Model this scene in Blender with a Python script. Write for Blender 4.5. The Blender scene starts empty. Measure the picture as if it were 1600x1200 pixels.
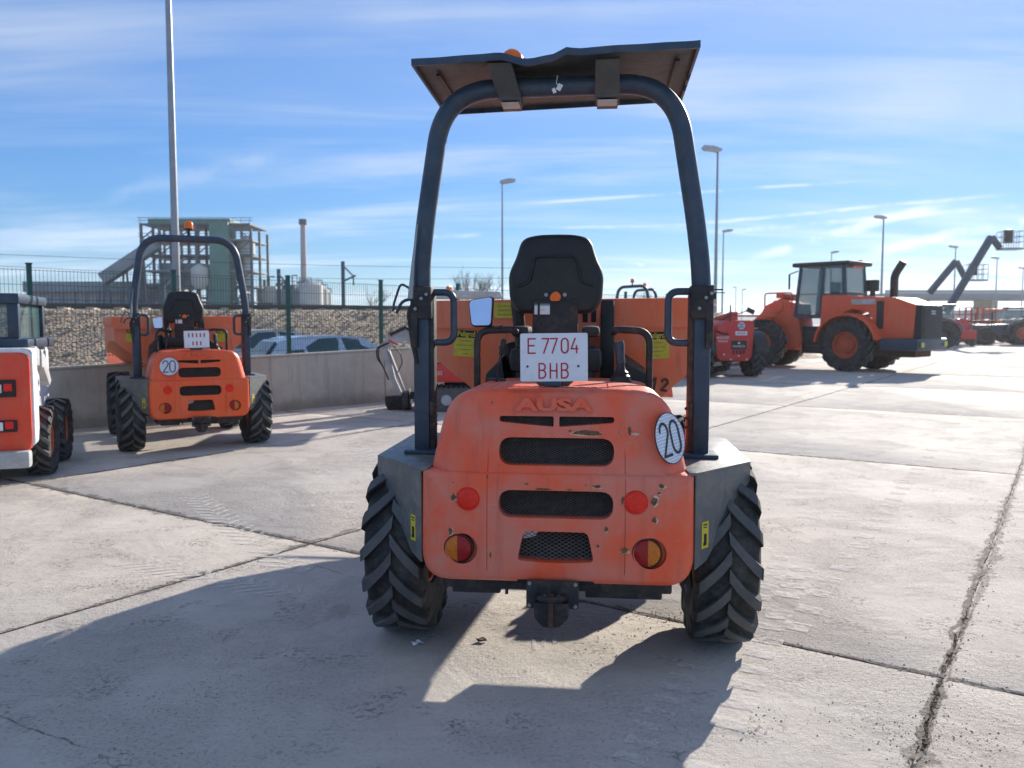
import bpy, bmesh, math, random
from mathutils import Vector, Matrix, noise
random.seed(7)
R = math.radians
sc = bpy.context.scene
C = sc.collection

# ------------------------------------------------------------------ camera, world, sun, exposure
cam_d = bpy.data.cameras.new('camera'); cam = bpy.data.objects.new('camera', cam_d); C.objects.link(cam)
cam.location = (0, 0, 1.5); cam.rotation_euler = (R(90 - 4.18), 0, 0)
cam_d.sensor_width = 36; cam_d.lens = 36 * 1300 / 1600
cam_d.clip_start = 0.1; cam_d.clip_end = 3000
cam_d.dof.use_dof = True; cam_d.dof.focus_distance = 3.9; cam_d.dof.aperture_fstop = 3.6
sc.camera = cam
SUN_AZ, SUN_EL = 31.8, 23.0          # degrees clockwise from +Y, above the horizon
sun_dir = Vector((math.sin(R(SUN_AZ)) * math.cos(R(SUN_EL)), math.cos(R(SUN_AZ)) * math.cos(R(SUN_EL)), math.sin(R(SUN_EL))))
sd = bpy.data.lights.new('sun', 'SUN'); so = bpy.data.objects.new('sun', sd); C.objects.link(so)
sd.energy = 5.0; sd.angle = R(0.55); sd.color = (1.0, 0.915, 0.80)
so.rotation_euler = sun_dir.to_track_quat('Z', 'Y').to_euler()

def pray(px, py):
    """direction seen at a pixel of the 1600x1200 photograph (used to lay out the contrails)"""
    p = R(4.18); x = (px - 800) / 1300; v = (600 - py) / 1300
    return Vector((x, math.cos(p) + v * math.sin(p), -math.sin(p) + v * math.cos(p))).normalized()

class NT:
    """small helper for writing node trees"""
    def __init__(s, tree): s.t = tree; s.n = tree.nodes; s.l = tree.links
    def node(s, typ, **kw):
        n = s.n.new(typ)
        for k, v in kw.items(): setattr(n, k, v)
        return n
    def put(s, sock, v):
        if v is None: return
        if isinstance(v, bpy.types.NodeSocket): s.l.new(v, sock)
        elif isinstance(v, (tuple, list, Vector)) and len(v) == 3 and sock.type == 'RGBA': sock.default_value = (*v, 1)
        else: sock.default_value = v
    def math(s, op, a, b=None, c=None, clamp=False):
        n = s.node('ShaderNodeMath', operation=op, use_clamp=clamp)
        s.put(n.inputs[0], a); s.put(n.inputs[1], b); s.put(n.inputs[2], c); return n.outputs[0]
    def vmath(s, op, a, b=None):
        n = s.node('ShaderNodeVectorMath', operation=op); s.put(n.inputs[0], a)
        if b is not None:
            s.put(n.inputs[3] if op == 'SCALE' else n.inputs[1], b)
        return n.outputs['Value'] if op in ('DOT_PRODUCT', 'LENGTH', 'DISTANCE') else n.outputs[0]
    def noise(s, vec, scale, detail=4, rough=.55, dist=0, out='Fac'):
        n = s.node('ShaderNodeTexNoise'); s.put(n.inputs['Vector'], vec); s.put(n.inputs['Scale'], scale)
        s.put(n.inputs['Detail'], detail); s.put(n.inputs['Roughness'], rough); s.put(n.inputs['Distortion'], dist)
        return n.outputs[out]
    def voro(s, vec, scale, feature='F1', out='Distance'):
        n = s.node('ShaderNodeTexVoronoi', feature=feature); s.put(n.inputs['Vector'], vec); s.put(n.inputs['Scale'], scale)
        return n.outputs[out]
    def ss(s, x, a, b, lo=0., hi=1.):
        n = s.node('ShaderNodeMapRange', interpolation_type='SMOOTHSTEP'); s.put(n.inputs[0], x)
        for i, v in enumerate((a, b, lo, hi)): s.put(n.inputs[1 + i], v)
        return n.outputs[0]
    def mix(s, f, a, b):
        n = s.node('ShaderNodeMix', data_type='RGBA'); s.put(n.inputs[0], f); s.put(n.inputs[6], a); s.put(n.inputs[7], b)
        return n.outputs[2]
    def sep(s, v):
        n = s.node('ShaderNodeSeparateXYZ'); s.put(n.inputs[0], v); return n.outputs
    def comb(s, x, y, z):
        n = s.node('ShaderNodeCombineXYZ')
        for i, v in enumerate((x, y, z)): s.put(n.inputs[i], v)
        return n.outputs[0]

w = bpy.data.worlds.new('World'); sc.world = w; w.use_nodes = True
T = NT(w.node_tree); T.n.clear()
sky = T.node('ShaderNodeTexSky', sky_type='NISHITA'); sky.sun_disc = False
sky.sun_elevation = R(SUN_EL); sky.sun_rotation = R(SUN_AZ); sky.altitude = 200; sky.air_density = 1.0; sky.dust_density = 0.0; sky.ozone_density = 2.2
D = T.vmath('NORMALIZE', T.node('ShaderNodeTexCoord').outputs['Generated'])
dx, dy, dz = T.sep(D)[:3]
den = T.math('ADD', T.math('MAXIMUM', dz, 0.0), 0.12)
pl = T.comb(T.math('DIVIDE', dx, den), T.math('DIVIDE', dy, den), 0.0)
st = T.node('ShaderNodeMapping'); T.put(st.inputs['Vector'], pl); st.inputs['Rotation'].default_value = (0, 0, R(-14)); st.inputs['Scale'].default_value = (0.30, 1.25, 1)
c1 = T.noise(st.outputs[0], 1.1, 8, .60, .5)
c2 = T.noise(pl, 0.5, 3, .5, .2)
cl = T.math('MULTIPLY', T.ss(c1, .40, .70), T.ss(c2, .28, .58))
veil = T.math('MULTIPLY', T.math('MULTIPLY', T.ss(dz, .16, .36), T.ss(c2, .34, .66)), .42)
low = T.math('MULTIPLY', T.ss(dz, .13, .0), .16)
cl = T.math('ADD', T.math('MULTIPLY', cl, .72), T.math('ADD', veil, low))
def contrail(p, q, width, strength, seed):
    global cl
    a, b = pray(*p), pray(*q); n = a.cross(b).normalized(); m = (a + b).normalized()
    half = math.acos(max(-1, min(1, a.dot(m))))
    wob = T.math('MULTIPLY', T.math('SUBTRACT', T.noise(D, 9 + seed, 3), .5), width * 2.0)
    d = T.math('ABSOLUTE', T.math('ADD', T.vmath('DOT_PRODUCT', D, tuple(n)), wob))
    f = T.ss(d, width, 0.0)
    g = T.ss(T.vmath('DOT_PRODUCT', D, tuple(m)), math.cos(half), math.cos(half * .55))
    br = T.ss(T.noise(D, 22 + seed, 3), .30, .62)
    cl = T.math('ADD', cl, T.math('MULTIPLY', T.math('MULTIPLY', T.math('MULTIPLY', f, g), br), strength * 1.35))
contrail((790, 320), (1380, 281), .0030, .42, 1)
contrail((1160, 405), (1500, 312), .0085, .55, 2)
contrail((1010, 357), (1600, 300), .0035, .40, 3)
contrail((1340, 400), (1660, 330), .0090, .50, 4)
contrail((850, 357), (1090, 350), .0028, .30, 5)
contrail((1080, 366), (1640, 318), .0045, .35, 6)
contrail((965, 407), (1010, 416), .0025, .45, 7)
contrail((150, 310), (460, 235), .0120, .16, 8)
contrail((640, 372), (760, 366), .0040, .25, 9)
cl = T.math('MINIMUM', cl, .92)
bright = T.math('ADD', .80, T.math('MULTIPLY', T.ss(dz, .25, .0), .38))
cloudcol = T.vmath('SCALE', (6.6, 7.5, 9.0), bright)
skyc = T.vmath('MULTIPLY', sky.outputs[0], (.58, .90, 1.32))
lum = T.vmath('DOT_PRODUCT', skyc, (.25, .55, .20)); skyc = T.vmath('SCALE', skyc, T.math("DIVIDE", 1.27, T.math('ADD', 1.0, T.math('MULTIPLY', lum, .135))))
colr = T.mix(cl, skyc, cloudcol)
bg = T.node('ShaderNodeBackground'); T.put(bg.inputs['Color'], colr); bg.inputs['Strength'].default_value = 0.085
wo = T.node('ShaderNodeOutputWorld'); T.l.new(bg.outputs[0], wo.inputs[0])
sc.view_settings.view_transform = 'Standard'; sc.view_settings.look = 'None'
sc.view_settings.exposure = 0.60; sc.view_settings.gamma = 1; sc.view_settings.use_curve_mapping = False

# ------------------------------------------------------------------ materials
def mat_new(name):
    m = bpy.data.materials.new(name); m.use_nodes = True; t = NT(m.node_tree)
    return m, t, t.n['Principled BSDF']
def bump(t, b, h, strength, dist=.01):
    n = t.node('ShaderNodeBump'); t.put(n.inputs['Height'], h); n.inputs['Strength'].default_value = strength; n.inputs['Distance'].default_value = dist
    t.l.new(n.outputs[0], b.inputs['Normal'])
def simple(name, col, rough=.5, metal=0., var=.15, scale=6., bmp=0., bscale=60., dirt=None, dirtamt=.3, coat=0., spec=.5):
    """plain surface with two scales of tonal variation, optional dirt and fine relief"""
    m, t, b = mat_new(name)
    P = t.node('ShaderNodeTexCoord').outputs['Object']
    n1 = t.noise(P, scale, 5, .6); n2 = t.noise(P, scale * 7, 4, .6)
    f = t.math('ADD', t.math('MULTIPLY', n1, .7), t.math('MULTIPLY', n2, .3))
    c = t.mix(t.ss(f, .3, .7), tuple(x * (1 - var) for x in col), tuple(min(1, x * (1 + var)) for x in col))
    if dirt:
        df = t.math('MULTIPLY', t.ss(t.noise(P, scale * 1.7, 8, .7, .6), .42, .72), dirtamt)
        c = t.mix(df, c, dirt)
    t.put(b.inputs['Base Color'], c)
    t.put(b.inputs['Roughness'], t.ss(n2, .2, .8, max(0, rough - .08), min(1, rough + .12)))
    b.inputs['Metallic'].default_value = metal; b.inputs['Coat Weight'].default_value = coat; b.inputs['Specular IOR Level'].default_value = spec
    if bmp: bump(t, b, t.noise(P, bscale, 5, .6), bmp)
    return m
def paint_mat(name, base, faded, rough=.42, rustamt=.5):
    """machine paint: sun-faded blotches, vertical grime streaks, chips to brown primer, scratches"""
    m, t, b = mat_new(name)
    P = t.node('ShaderNodeTexCoord').outputs['Object']
    n1 = t.noise(P, 3.2, 5, .6, .3)
    mp = t.node('ShaderNodeMapping'); t.put(mp.inputs['Vector'], P); mp.inputs['Scale'].default_value = (22, 22, 2.2)
    streak = t.noise(mp.outputs[0], 1, 4, .6)
    c = t.mix(t.ss(n1, .36, .66), base, faded)
    c = t.mix(t.math('MULTIPLY', t.ss(streak, .5, .78), .5), c, tuple(x * .55 + .03 for x in base))
    fine = t.noise(P, 45, 4, .7)
    chip = t.math('MULTIPLY', t.ss(t.noise(P, 17, 5, .68), .690, .705), rustamt)
    halo = t.math('MULTIPLY', t.ss(t.noise(P, 17, 5, .68), .672, .692), rustamt * .6)
    c = t.mix(halo, c, (.55, .40, .30)); c = t.mix(chip, c, (.10, .045, .022))
    scr = t.node('ShaderNodeMapping'); t.put(scr.inputs['Vector'], P); scr.inputs['Rotation'].default_value = (.4, .9, .3); scr.inputs['Scale'].default_value = (3, 60, 60)
    sf = t.math('MULTIPLY', t.ss(t.noise(scr.outputs[0], 2, 3, .6), .70, .74), .35)
    c = t.mix(sf, c, (.75, .55, .48))
    dust = t.math('MULTIPLY', t.ss(t.noise(P, 7, 8, .7), .45, .8), .13)
    c = t.mix(dust, c, (.50, .42, .36))
    t.put(b.inputs['Base Color'], c)
    t.put(b.inputs['Roughness'], t.ss(t.math('ADD', fine, t.math('MULTIPLY', n1, .5)), .5, 1.0, rough - .1, rough + .2))
    bump(t, b, t.math('ADD', t.math('MULTIPLY', fine, .2), t.math('MULTIPLY', t.noise(P, 9, 3), .8)), .18, .006)
    return m
M = {}
M['orange'] = paint_mat('orange_paint', (.84, .100, .028), (.68, .195, .130))
M['skip'] = paint_mat('skip_orange', (.85, .155, .052), (.78, .235, .125), .5, .9)
M['orange2'] = paint_mat('bright_orange_paint', (.82, .095, .015), (.78, .12, .03), .35, .3)
M['loader'] = paint_mat('loader_orange', (.76, .095, .022), (.70, .125, .040), .5, .3)
M['redorange'] = paint_mat('red_orange_paint', (.78, .060, .018), (.74, .085, .035), .4, .3)
M['red'] = paint_mat('red_paint', (.58, .020, .015), (.55, .035, .028), .4, .3)
M['steel'] = simple('blue_grey_steel', (.024, .048, .082), .40, .1, .25, 5, .1, 80, (.15, .125, .11), .25)
M['grey'] = simple('fender_grey', (.105, .120, .128), .45, .1, .2, 5, .1, 60, (.30, .25, .20), .55)
M['brk'] = simple('bracket_grey', (.060, .066, .068), .5, .1, .2, 8, .1, 60, (.14, .10, .075), .5)
M['grey2'] = simple('light_grey_paint', (.46, .47, .47), .5, 0, .15, 5, .1, 60, (.22, .19, .16), .5)
M['white'] = simple('white_paint', (.76, .77, .78), .4, 0, .05, 5, 0, 60, (.35, .32, .28), .3)
M['black'] = simple('black_plastic', (.008, .010, .011), .5, 0, .3, 8, .15, 120, (.06, .056, .05), .14)
M['dark'] = simple('dark_steel', (.020, .022, .026), .55, .3, .3, 9, .2, 60, (.12, .085, .06), .6)
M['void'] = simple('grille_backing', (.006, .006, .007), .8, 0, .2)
M['rust'] = simple('rusty_steel', (.075, .040, .028), .75, .2, .35, 20, .4, 120, (.16, .08, .04), .7)
M['canopy'] = simple('canopy_underside', (.062, .072, .074), .6, 0, .35, 4, .15, 40, (.022, .022, .022), .75)
M['mesh'] = simple('grille_wire', (.13, .125, .11), .5, .3, .3, 30)
M['wire'] = simple('galvanised_wire', (.30, .31, .31), .4, .7, .2, 30)
M['green'] = simple('green_fence_paint', (.012, .085, .068), .45, 0, .2, 10)
M['galv'] = simple('galvanised_steel', (.30, .32, .34), .42, .6, .12, 6, .05)
M['lamp'] = simple('lamp_head_grey', (.42, .44, .46), .4, .2, .1, 3)
M['yellow'] = simple('sticker_yellow', (.62, .52, .035), .45, 0, .12, 20, 0, 60, (.25, .2, .1), .4)
M['ink'] = simple('black_print', (.012, .012, .012), .5, 0, .1)
M['print'] = simple('faded_print', (.10, .09, .03), .6, 0, .1)
M['stencil'] = simple('stencil_paint', (.10, .045, .03), .7, 0, .6, 30)
M['platewhite'] = simple('plate_white', (.72, .74, .80), .35, 0, .04, 12, 0, 60, (.45, .42, .40), .2)
M['platered'] = simple('plate_red_print', (.42, .006, .030), .4, 0, .1)
M['whiteprint'] = simple('white_print', (.75, .74, .72), .5, 0, .1)
M['hub'] = simple('wheel_rim_orange', (.62, .10, .03), .5, 0, .25, 9, .1, 60, (.14, .10, .07), .7)
M['chipdark'] = simple('bare_primer', (.17, .085, .040), .8, 0, .6, 60, .5, 200)
M['chippale'] = simple('paint_chip_edge', (.60, .44, .32), .7, 0, .2, 60)
M['rails'] = simple('rail_steel', (.10, .085, .075), .6, .3, .2)
M['plantgreen'] = simple('plant_green_cladding', (.12, .24, .20), .6, 0, .15, .4)
M['plantgrey'] = simple('plant_grey_cladding', (.26, .29, .32), .6, 0, .2, .4)
M['plantsteel'] = simple('plant_steelwork', (.12, .15, .18), .6, .2, .2, .4)
M['plantwhite'] = simple('plant_silo_white', (.58, .57, .53), .6, 0, .12, .3)
M['plantbrown'] = simple('plant_brown_cladding', (.34, .26, .235), .7, 0, .15, .3)
M['stack'] = simple('chimney_pink_grey', (.50, .40, .40), .7, 0, .12, .3)
M['carpaint'] = simple('silver_car_paint', (.36, .45, .58), .22, .55, .05, 2, 0, 60, None, 0, .6)
M['bark'] = simple('bare_bark', (.16, .135, .115), .85, 0, .3, 3)
M['dry'] = simple('dry_grass', (.30, .25, .15), .9, 0, .35, 5)

def mat_rubber(name, Rr, lug):
    """tyre rubber: dusty carcass, worn paler lug faces"""
    m, t, b = mat_new(name)
    P = t.node('ShaderNodeTexCoord').outputs['Object']
    d = t.ss(t.noise(P, 9, 7, .7), .40, .76)
    rad = t.vmath('LENGTH', t.vmath('MULTIPLY', P, (0, 1, 1)))
    worn = t.ss(rad, Rr - lug * .55, Rr - lug * .15)
    c = t.mix(worn, (.016, .017, .018), (.074, .078, .082))
    c = t.mix(t.math('MULTIPLY', d, .40), c, (.19, .18, .165))
    t.put(b.inputs['Base Color'], c); t.put(b.inputs['Roughness'], t.ss(worn, 0, 1, .75, .55)); b.inputs['Specular IOR Level'].default_value = .4
    bump(t, b, t.noise(P, 90, 4, .6), .25, .003); return m
M['rubber'] = mat_rubber('tyre_rubber', .455, .034)
M['rubber60'] = mat_rubber('telehandler_tyre_rubber', .60, .045); M['rubber82'] = mat_rubber('loader_tyre_rubber', .82, .05)
def mat_lens(name, col):
    m, t, b = mat_new(name)
    P = t.node('ShaderNodeTexCoord').outputs['Object']
    v = t.voro(P, 170)
    t.put(b.inputs['Base Color'], t.mix(t.ss(v, .0, .8), tuple(min(1, x * 1.2) for x in col), tuple(x * .75 for x in col)))
    b.inputs['Roughness'].default_value = .30; b.inputs['Coat Weight'].default_value = .15; b.inputs['Specular IOR Level'].default_value = .3; b.inputs['Subsurface Weight'].default_value = .1
    b.inputs['Subsurface Radius'].default_value = (.02, .004, .004); b.inputs['Subsurface Scale'].default_value = .5
    bump(t, b, v, .12, .001); return m
M['redlens'] = mat_lens('red_lens', (.90, .022, .008)); M['darkredlens'] = mat_lens('deep_red_lens', (.34, .006, .008))
M['amber'] = mat_lens('amber_lens', (.62, .17, .012)); M['beacon'] = mat_lens('beacon_orange', (.95, .18, .01))
def mat_glass(name, col, rough=.04):
    m, t, b = mat_new(name)
    P = t.node('ShaderNodeTexCoord').outputs['Object']
    t.put(b.inputs['Base Color'], t.mix(t.noise(P, 3), col, tuple(min(1, x * 1.5) for x in col)))
    b.inputs['Roughness'].default_value = rough; b.inputs['Specular IOR Level'].default_value = .45; return m
M['glass'] = mat_glass('dark_window_glass', (.020, .055, .070))
M['cabglass'] = mat_glass('cab_glass', (.10, .20, .21)); _n = M['cabglass'].node_tree.nodes['Principled BSDF']; _n.inputs['Alpha'].default_value = .42
m, t, b = mat_new('mirror_glass'); b.inputs['Metallic'].default_value = 1; b.inputs['Roughness'].default_value = .06
t.put(b.inputs['Base Color'], t.mix(t.noise(t.node('ShaderNodeTexCoord').outputs['Object'], 14), (.70, .78, .86), (.86, .90, .94))); M['mirror'] = m
m, t, b = mat_new('reflective_disc'); P = t.node('ShaderNodeTexCoord').outputs['Object']
wv = t.node('ShaderNodeTexWave', wave_type='BANDS', bands_direction='Z'); t.put(wv.inputs['Vector'], P); wv.inputs['Scale'].default_value = 22; wv.inputs['Distortion'].default_value = 3.5
t.put(b.inputs['Base Color'], t.mix(wv.outputs['Fac'], (.42, .52, .66), (.72, .76, .82))); b.inputs['Roughness'].default_value = .35; M['disc'] = m

def mat_concrete(name, slab):
    """weathered yard concrete: per-slab tone, stains, pitting, crumbled joint edges"""
    m, t, b = mat_new(name)
    W = t.node('ShaderNodeNewGeometry').outputs['Position']
    tc = t.node('ShaderNodeTexCoord')
    big = t.noise(W, .28, 6, .62, .8); mid = t.noise(W, 1.6, 7, .66, .5); fine = t.noise(W, 26, 7, .72); grit = t.noise(W, 150, 3, .6)
    c = t.mix(t.ss(big, .3, .7), (.46, .418, .366), (.55, .505, .446))
    c = t.mix(t.math('MULTIPLY', t.ss(mid, .42, .68), .5), c, (.34, .305, .272))
    mp = t.node('ShaderNodeMapping'); t.put(mp.inputs['Vector'], W); mp.inputs['Rotation'].default_value = (0, 0, R(33.9)); mp.inputs['Scale'].default_value = (.5, 5, 1)
    brush = t.noise(mp.outputs[0], 2.2, 6, .7)
    c = t.mix(t.math('MULTIPLY', t.ss(brush, .45, .75), .24), c, (.56, .525, .485))
    mp2 = t.node('ShaderNodeMapping'); t.put(mp2.inputs['Vector'], W); mp2.inputs['Rotation'].default_value = (0, 0, R(-58)); mp2.inputs['Scale'].default_value = (.7, 6, 1)
    c = t.mix(t.math('MULTIPLY', t.ss(t.noise(mp2.outputs[0], 1.6, 5, .7), .52, .76), .30), c, (.255, .228, .205))
    c = t.mix(t.math('MULTIPLY', t.ss(fine, .50, .72), .28), c, (.22, .198, .178))
    spall = t.math('MULTIPLY', t.ss(t.noise(W, 3.1, 3, .5), .56, .66), t.ss(t.noise(W, 34, 6, .75), .53, .60))
    c = t.mix(t.math('MULTIPLY', spall, .62), c, (.150, .128, .110))
    stain = t.ss(t.noise(W, .75, 5, .7, 1.2), .645, .72)
    c = t.mix(t.math('MULTIPLY', stain, .35), c, (.20, .165, .140))
    rough = t.ss(t.noise(W, .9, 4, .6, .6), .44, .60)
    fleck = t.math('MULTIPLY', t.ss(t.noise(W, 60, 4, .8), .56, .64), t.math('ADD', t.math('MULTIPLY', rough, .75), .15))
    c = t.mix(t.math('MULTIPLY', fleck, .55), c, (.17, .150, .130))
    lite = t.ss(t.noise(W, 48, 4, .8), .60, .68); c = t.mix(t.math('MULTIPLY', lite, .25), c, (.60, .57, .52))
    h = t.math('ADD', t.math('MULTIPLY', t.math('MULTIPLY', t.noise(W, 38, 5, .75), rough), 1.5), t.math('MULTIPLY', t.noise(W, 5, 4, .6), 1.2))
    h = t.math('ADD', h, t.math('MULTIPLY', fleck, -.6))
    h = t.math('ADD', h, t.math('MULTIPLY', fine, .55)); h = t.math('ADD', h, t.math('MULTIPLY', grit, .30)); h = t.math('ADD', h, t.math('MULTIPLY', spall, -.7))
    if slab:
        ox, oy, oz = t.sep(tc.outputs['Object'])[:3]
        e = t.math('MINIMUM', t.math('SUBTRACT', SLAB[0] / 2, t.math('ABSOLUTE', ox)), t.math('SUBTRACT', SLAB[1] / 2, t.math('ABSOLUTE', oy)))
        n = t.math('MULTIPLY', t.math('SUBTRACT', t.noise(W, 7, 7, .75), .42), .44)
        n = t.math('MULTIPLY', n, t.ss(t.noise(W, .45, 3), .40, .62, .12, 1.)); crumb = t.ss(t.math('SUBTRACT', e, n), .016, .0)
        c = t.mix(t.math('MULTIPLY', crumb, t.ss(t.noise(W, 45, 4, .7), .3, .6, .35, .85)), c, (.105, .088, .074))
        rnd = t.node('ShaderNodeObjectInfo').outputs['Random']
        c = t.mix(t.math('MULTIPLY', rnd, .12), c, (.50, .462, .42))
        h = t.math('SUBTRACT', h, t.math('MULTIPLY', crumb, .8))
    t.put(b.inputs['Base Color'], c); b.inputs['Roughness'].default_value = .82; b.inputs['Specular IOR Level'].default_value = .35
    bump(t, b, h, .70, .014); return m
SLAB = (3.87, 5.72)
M['slab'] = mat_concrete('yard_concrete', True); M['conc'] = mat_concrete('far_yard_concrete', False)
def mat_wall():
    m, t, b = mat_new('wall_concrete')
    W = t.node('ShaderNodeNewGeometry').outputs['Position']; z = t.sep(W)[2]
    c = t.mix(t.ss(t.noise(W, 1.4, 6, .65, .5), .35, .68), (.42, .38, .315), (.54, .495, .42))
    mp = t.node('ShaderNodeMapping'); t.put(mp.inputs['Vector'], W); mp.inputs['Scale'].default_value = (7, 7, .6)
    c = t.mix(t.math('MULTIPLY', t.ss(t.noise(mp.outputs[0], 1.2, 5, .7), .5, .75), .5), c, (.19, .165, .14))
    c = t.mix(t.math('MULTIPLY', t.ss(t.math('ADD', z, t.math('MULTIPLY', t.noise(W, 5, 4), -.3)), .12, -.08), .5), c, (.22, .165, .115))
    c = t.mix(t.ss(t.noise(W, 14, 4, .7), .70, .73), c, (.06, .05, .04))
    t.put(b.inputs['Base Color'], c); b.inputs['Roughness'].default_value = .85; bump(t, b, t.noise(W, 30, 5, .7), .4, .01); return m
M['wall'] = mat_wall()
def mat_stone():
    m, t, b = mat_new('ballast_stone')
    W = t.node('ShaderNodeNewGeometry').outputs['Position']
    cell = t.voro(W, 8.5, 'F1', 'Color'); g = t.sep(cell)[0]; d = t.voro(W, 8.5)
    c = t.mix(g, (.44, .33, .22), (.58, .45, .32)); c = t.mix(t.ss(d, .25, .62), c, (.32, .24, .165))
    c = t.mix(t.math('MULTIPLY', t.ss(t.noise(W, .5, 4, .6), .5, .7), .45), c, (.30, .26, .17))
    t.put(b.inputs['Base Color'], c); b.inputs['Roughness'].default_value = .9; bump(t, b, t.math('MULTIPLY', d, -1), .6, .10); return m
M['stone'] = mat_stone()
def mat_soil():
    m, t, b = mat_new('dry_soil'); W = t.node('ShaderNodeNewGeometry').outputs['Position']
    c = t.mix(t.ss(t.noise(W, .05, 6, .6), .35, .65), (.21, .175, .115), (.13, .135, .075)); c = t.mix(t.math('MULTIPLY', t.noise(W, .9, 6, .7), .4), c, (.30, .26, .2))
    t.put(b.inputs['Base Color'], c); b.inputs['Roughness'].default_value = .95; return m
M['soil'] = mat_soil()
def mat_pebble():
    m, t, b = mat_new('grit_and_pebbles'); W = t.node('ShaderNodeNewGeometry').outputs['Position']
    g = t.sep(t.voro(W, 16, 'F1', 'Color'))[0]; c = t.mix(g, (.20, .165, .13), (.46, .42, .36)); t.put(b.inputs['Base Color'], c); b.inputs['Roughness'].default_value = .9; return m
M['pebble'] = mat_pebble()
def mat_dust():
    m, t, b = mat_new('pale_tyre_dust'); W = t.node('ShaderNodeNewGeometry').outputs['Position']
    t.put(b.inputs['Base Color'], t.mix(t.noise(W, 20, 4), (.60, .57, .53), (.76, .73, .69))); b.inputs['Roughness'].default_value = .9
    t.put(b.inputs['Alpha'], t.ss(t.noise(W, 16, 7, .75), .34, .62, .06, .66)); return m
M['dust'] = mat_dust()
def mat_crack():
    m, t, b = mat_new('crack_dirt'); W = t.node('ShaderNodeNewGeometry').outputs['Position']
    t.put(b.inputs['Base Color'], t.mix(t.noise(W, 20, 4), (.10, .082, .068), (.25, .21, .175))); b.inputs['Roughness'].default_value = .9
    t.put(b.inputs['Alpha'], t.ss(t.noise(W, 55, 6, .8), .40, .56)); return m
M['crack'] = mat_crack()

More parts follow.
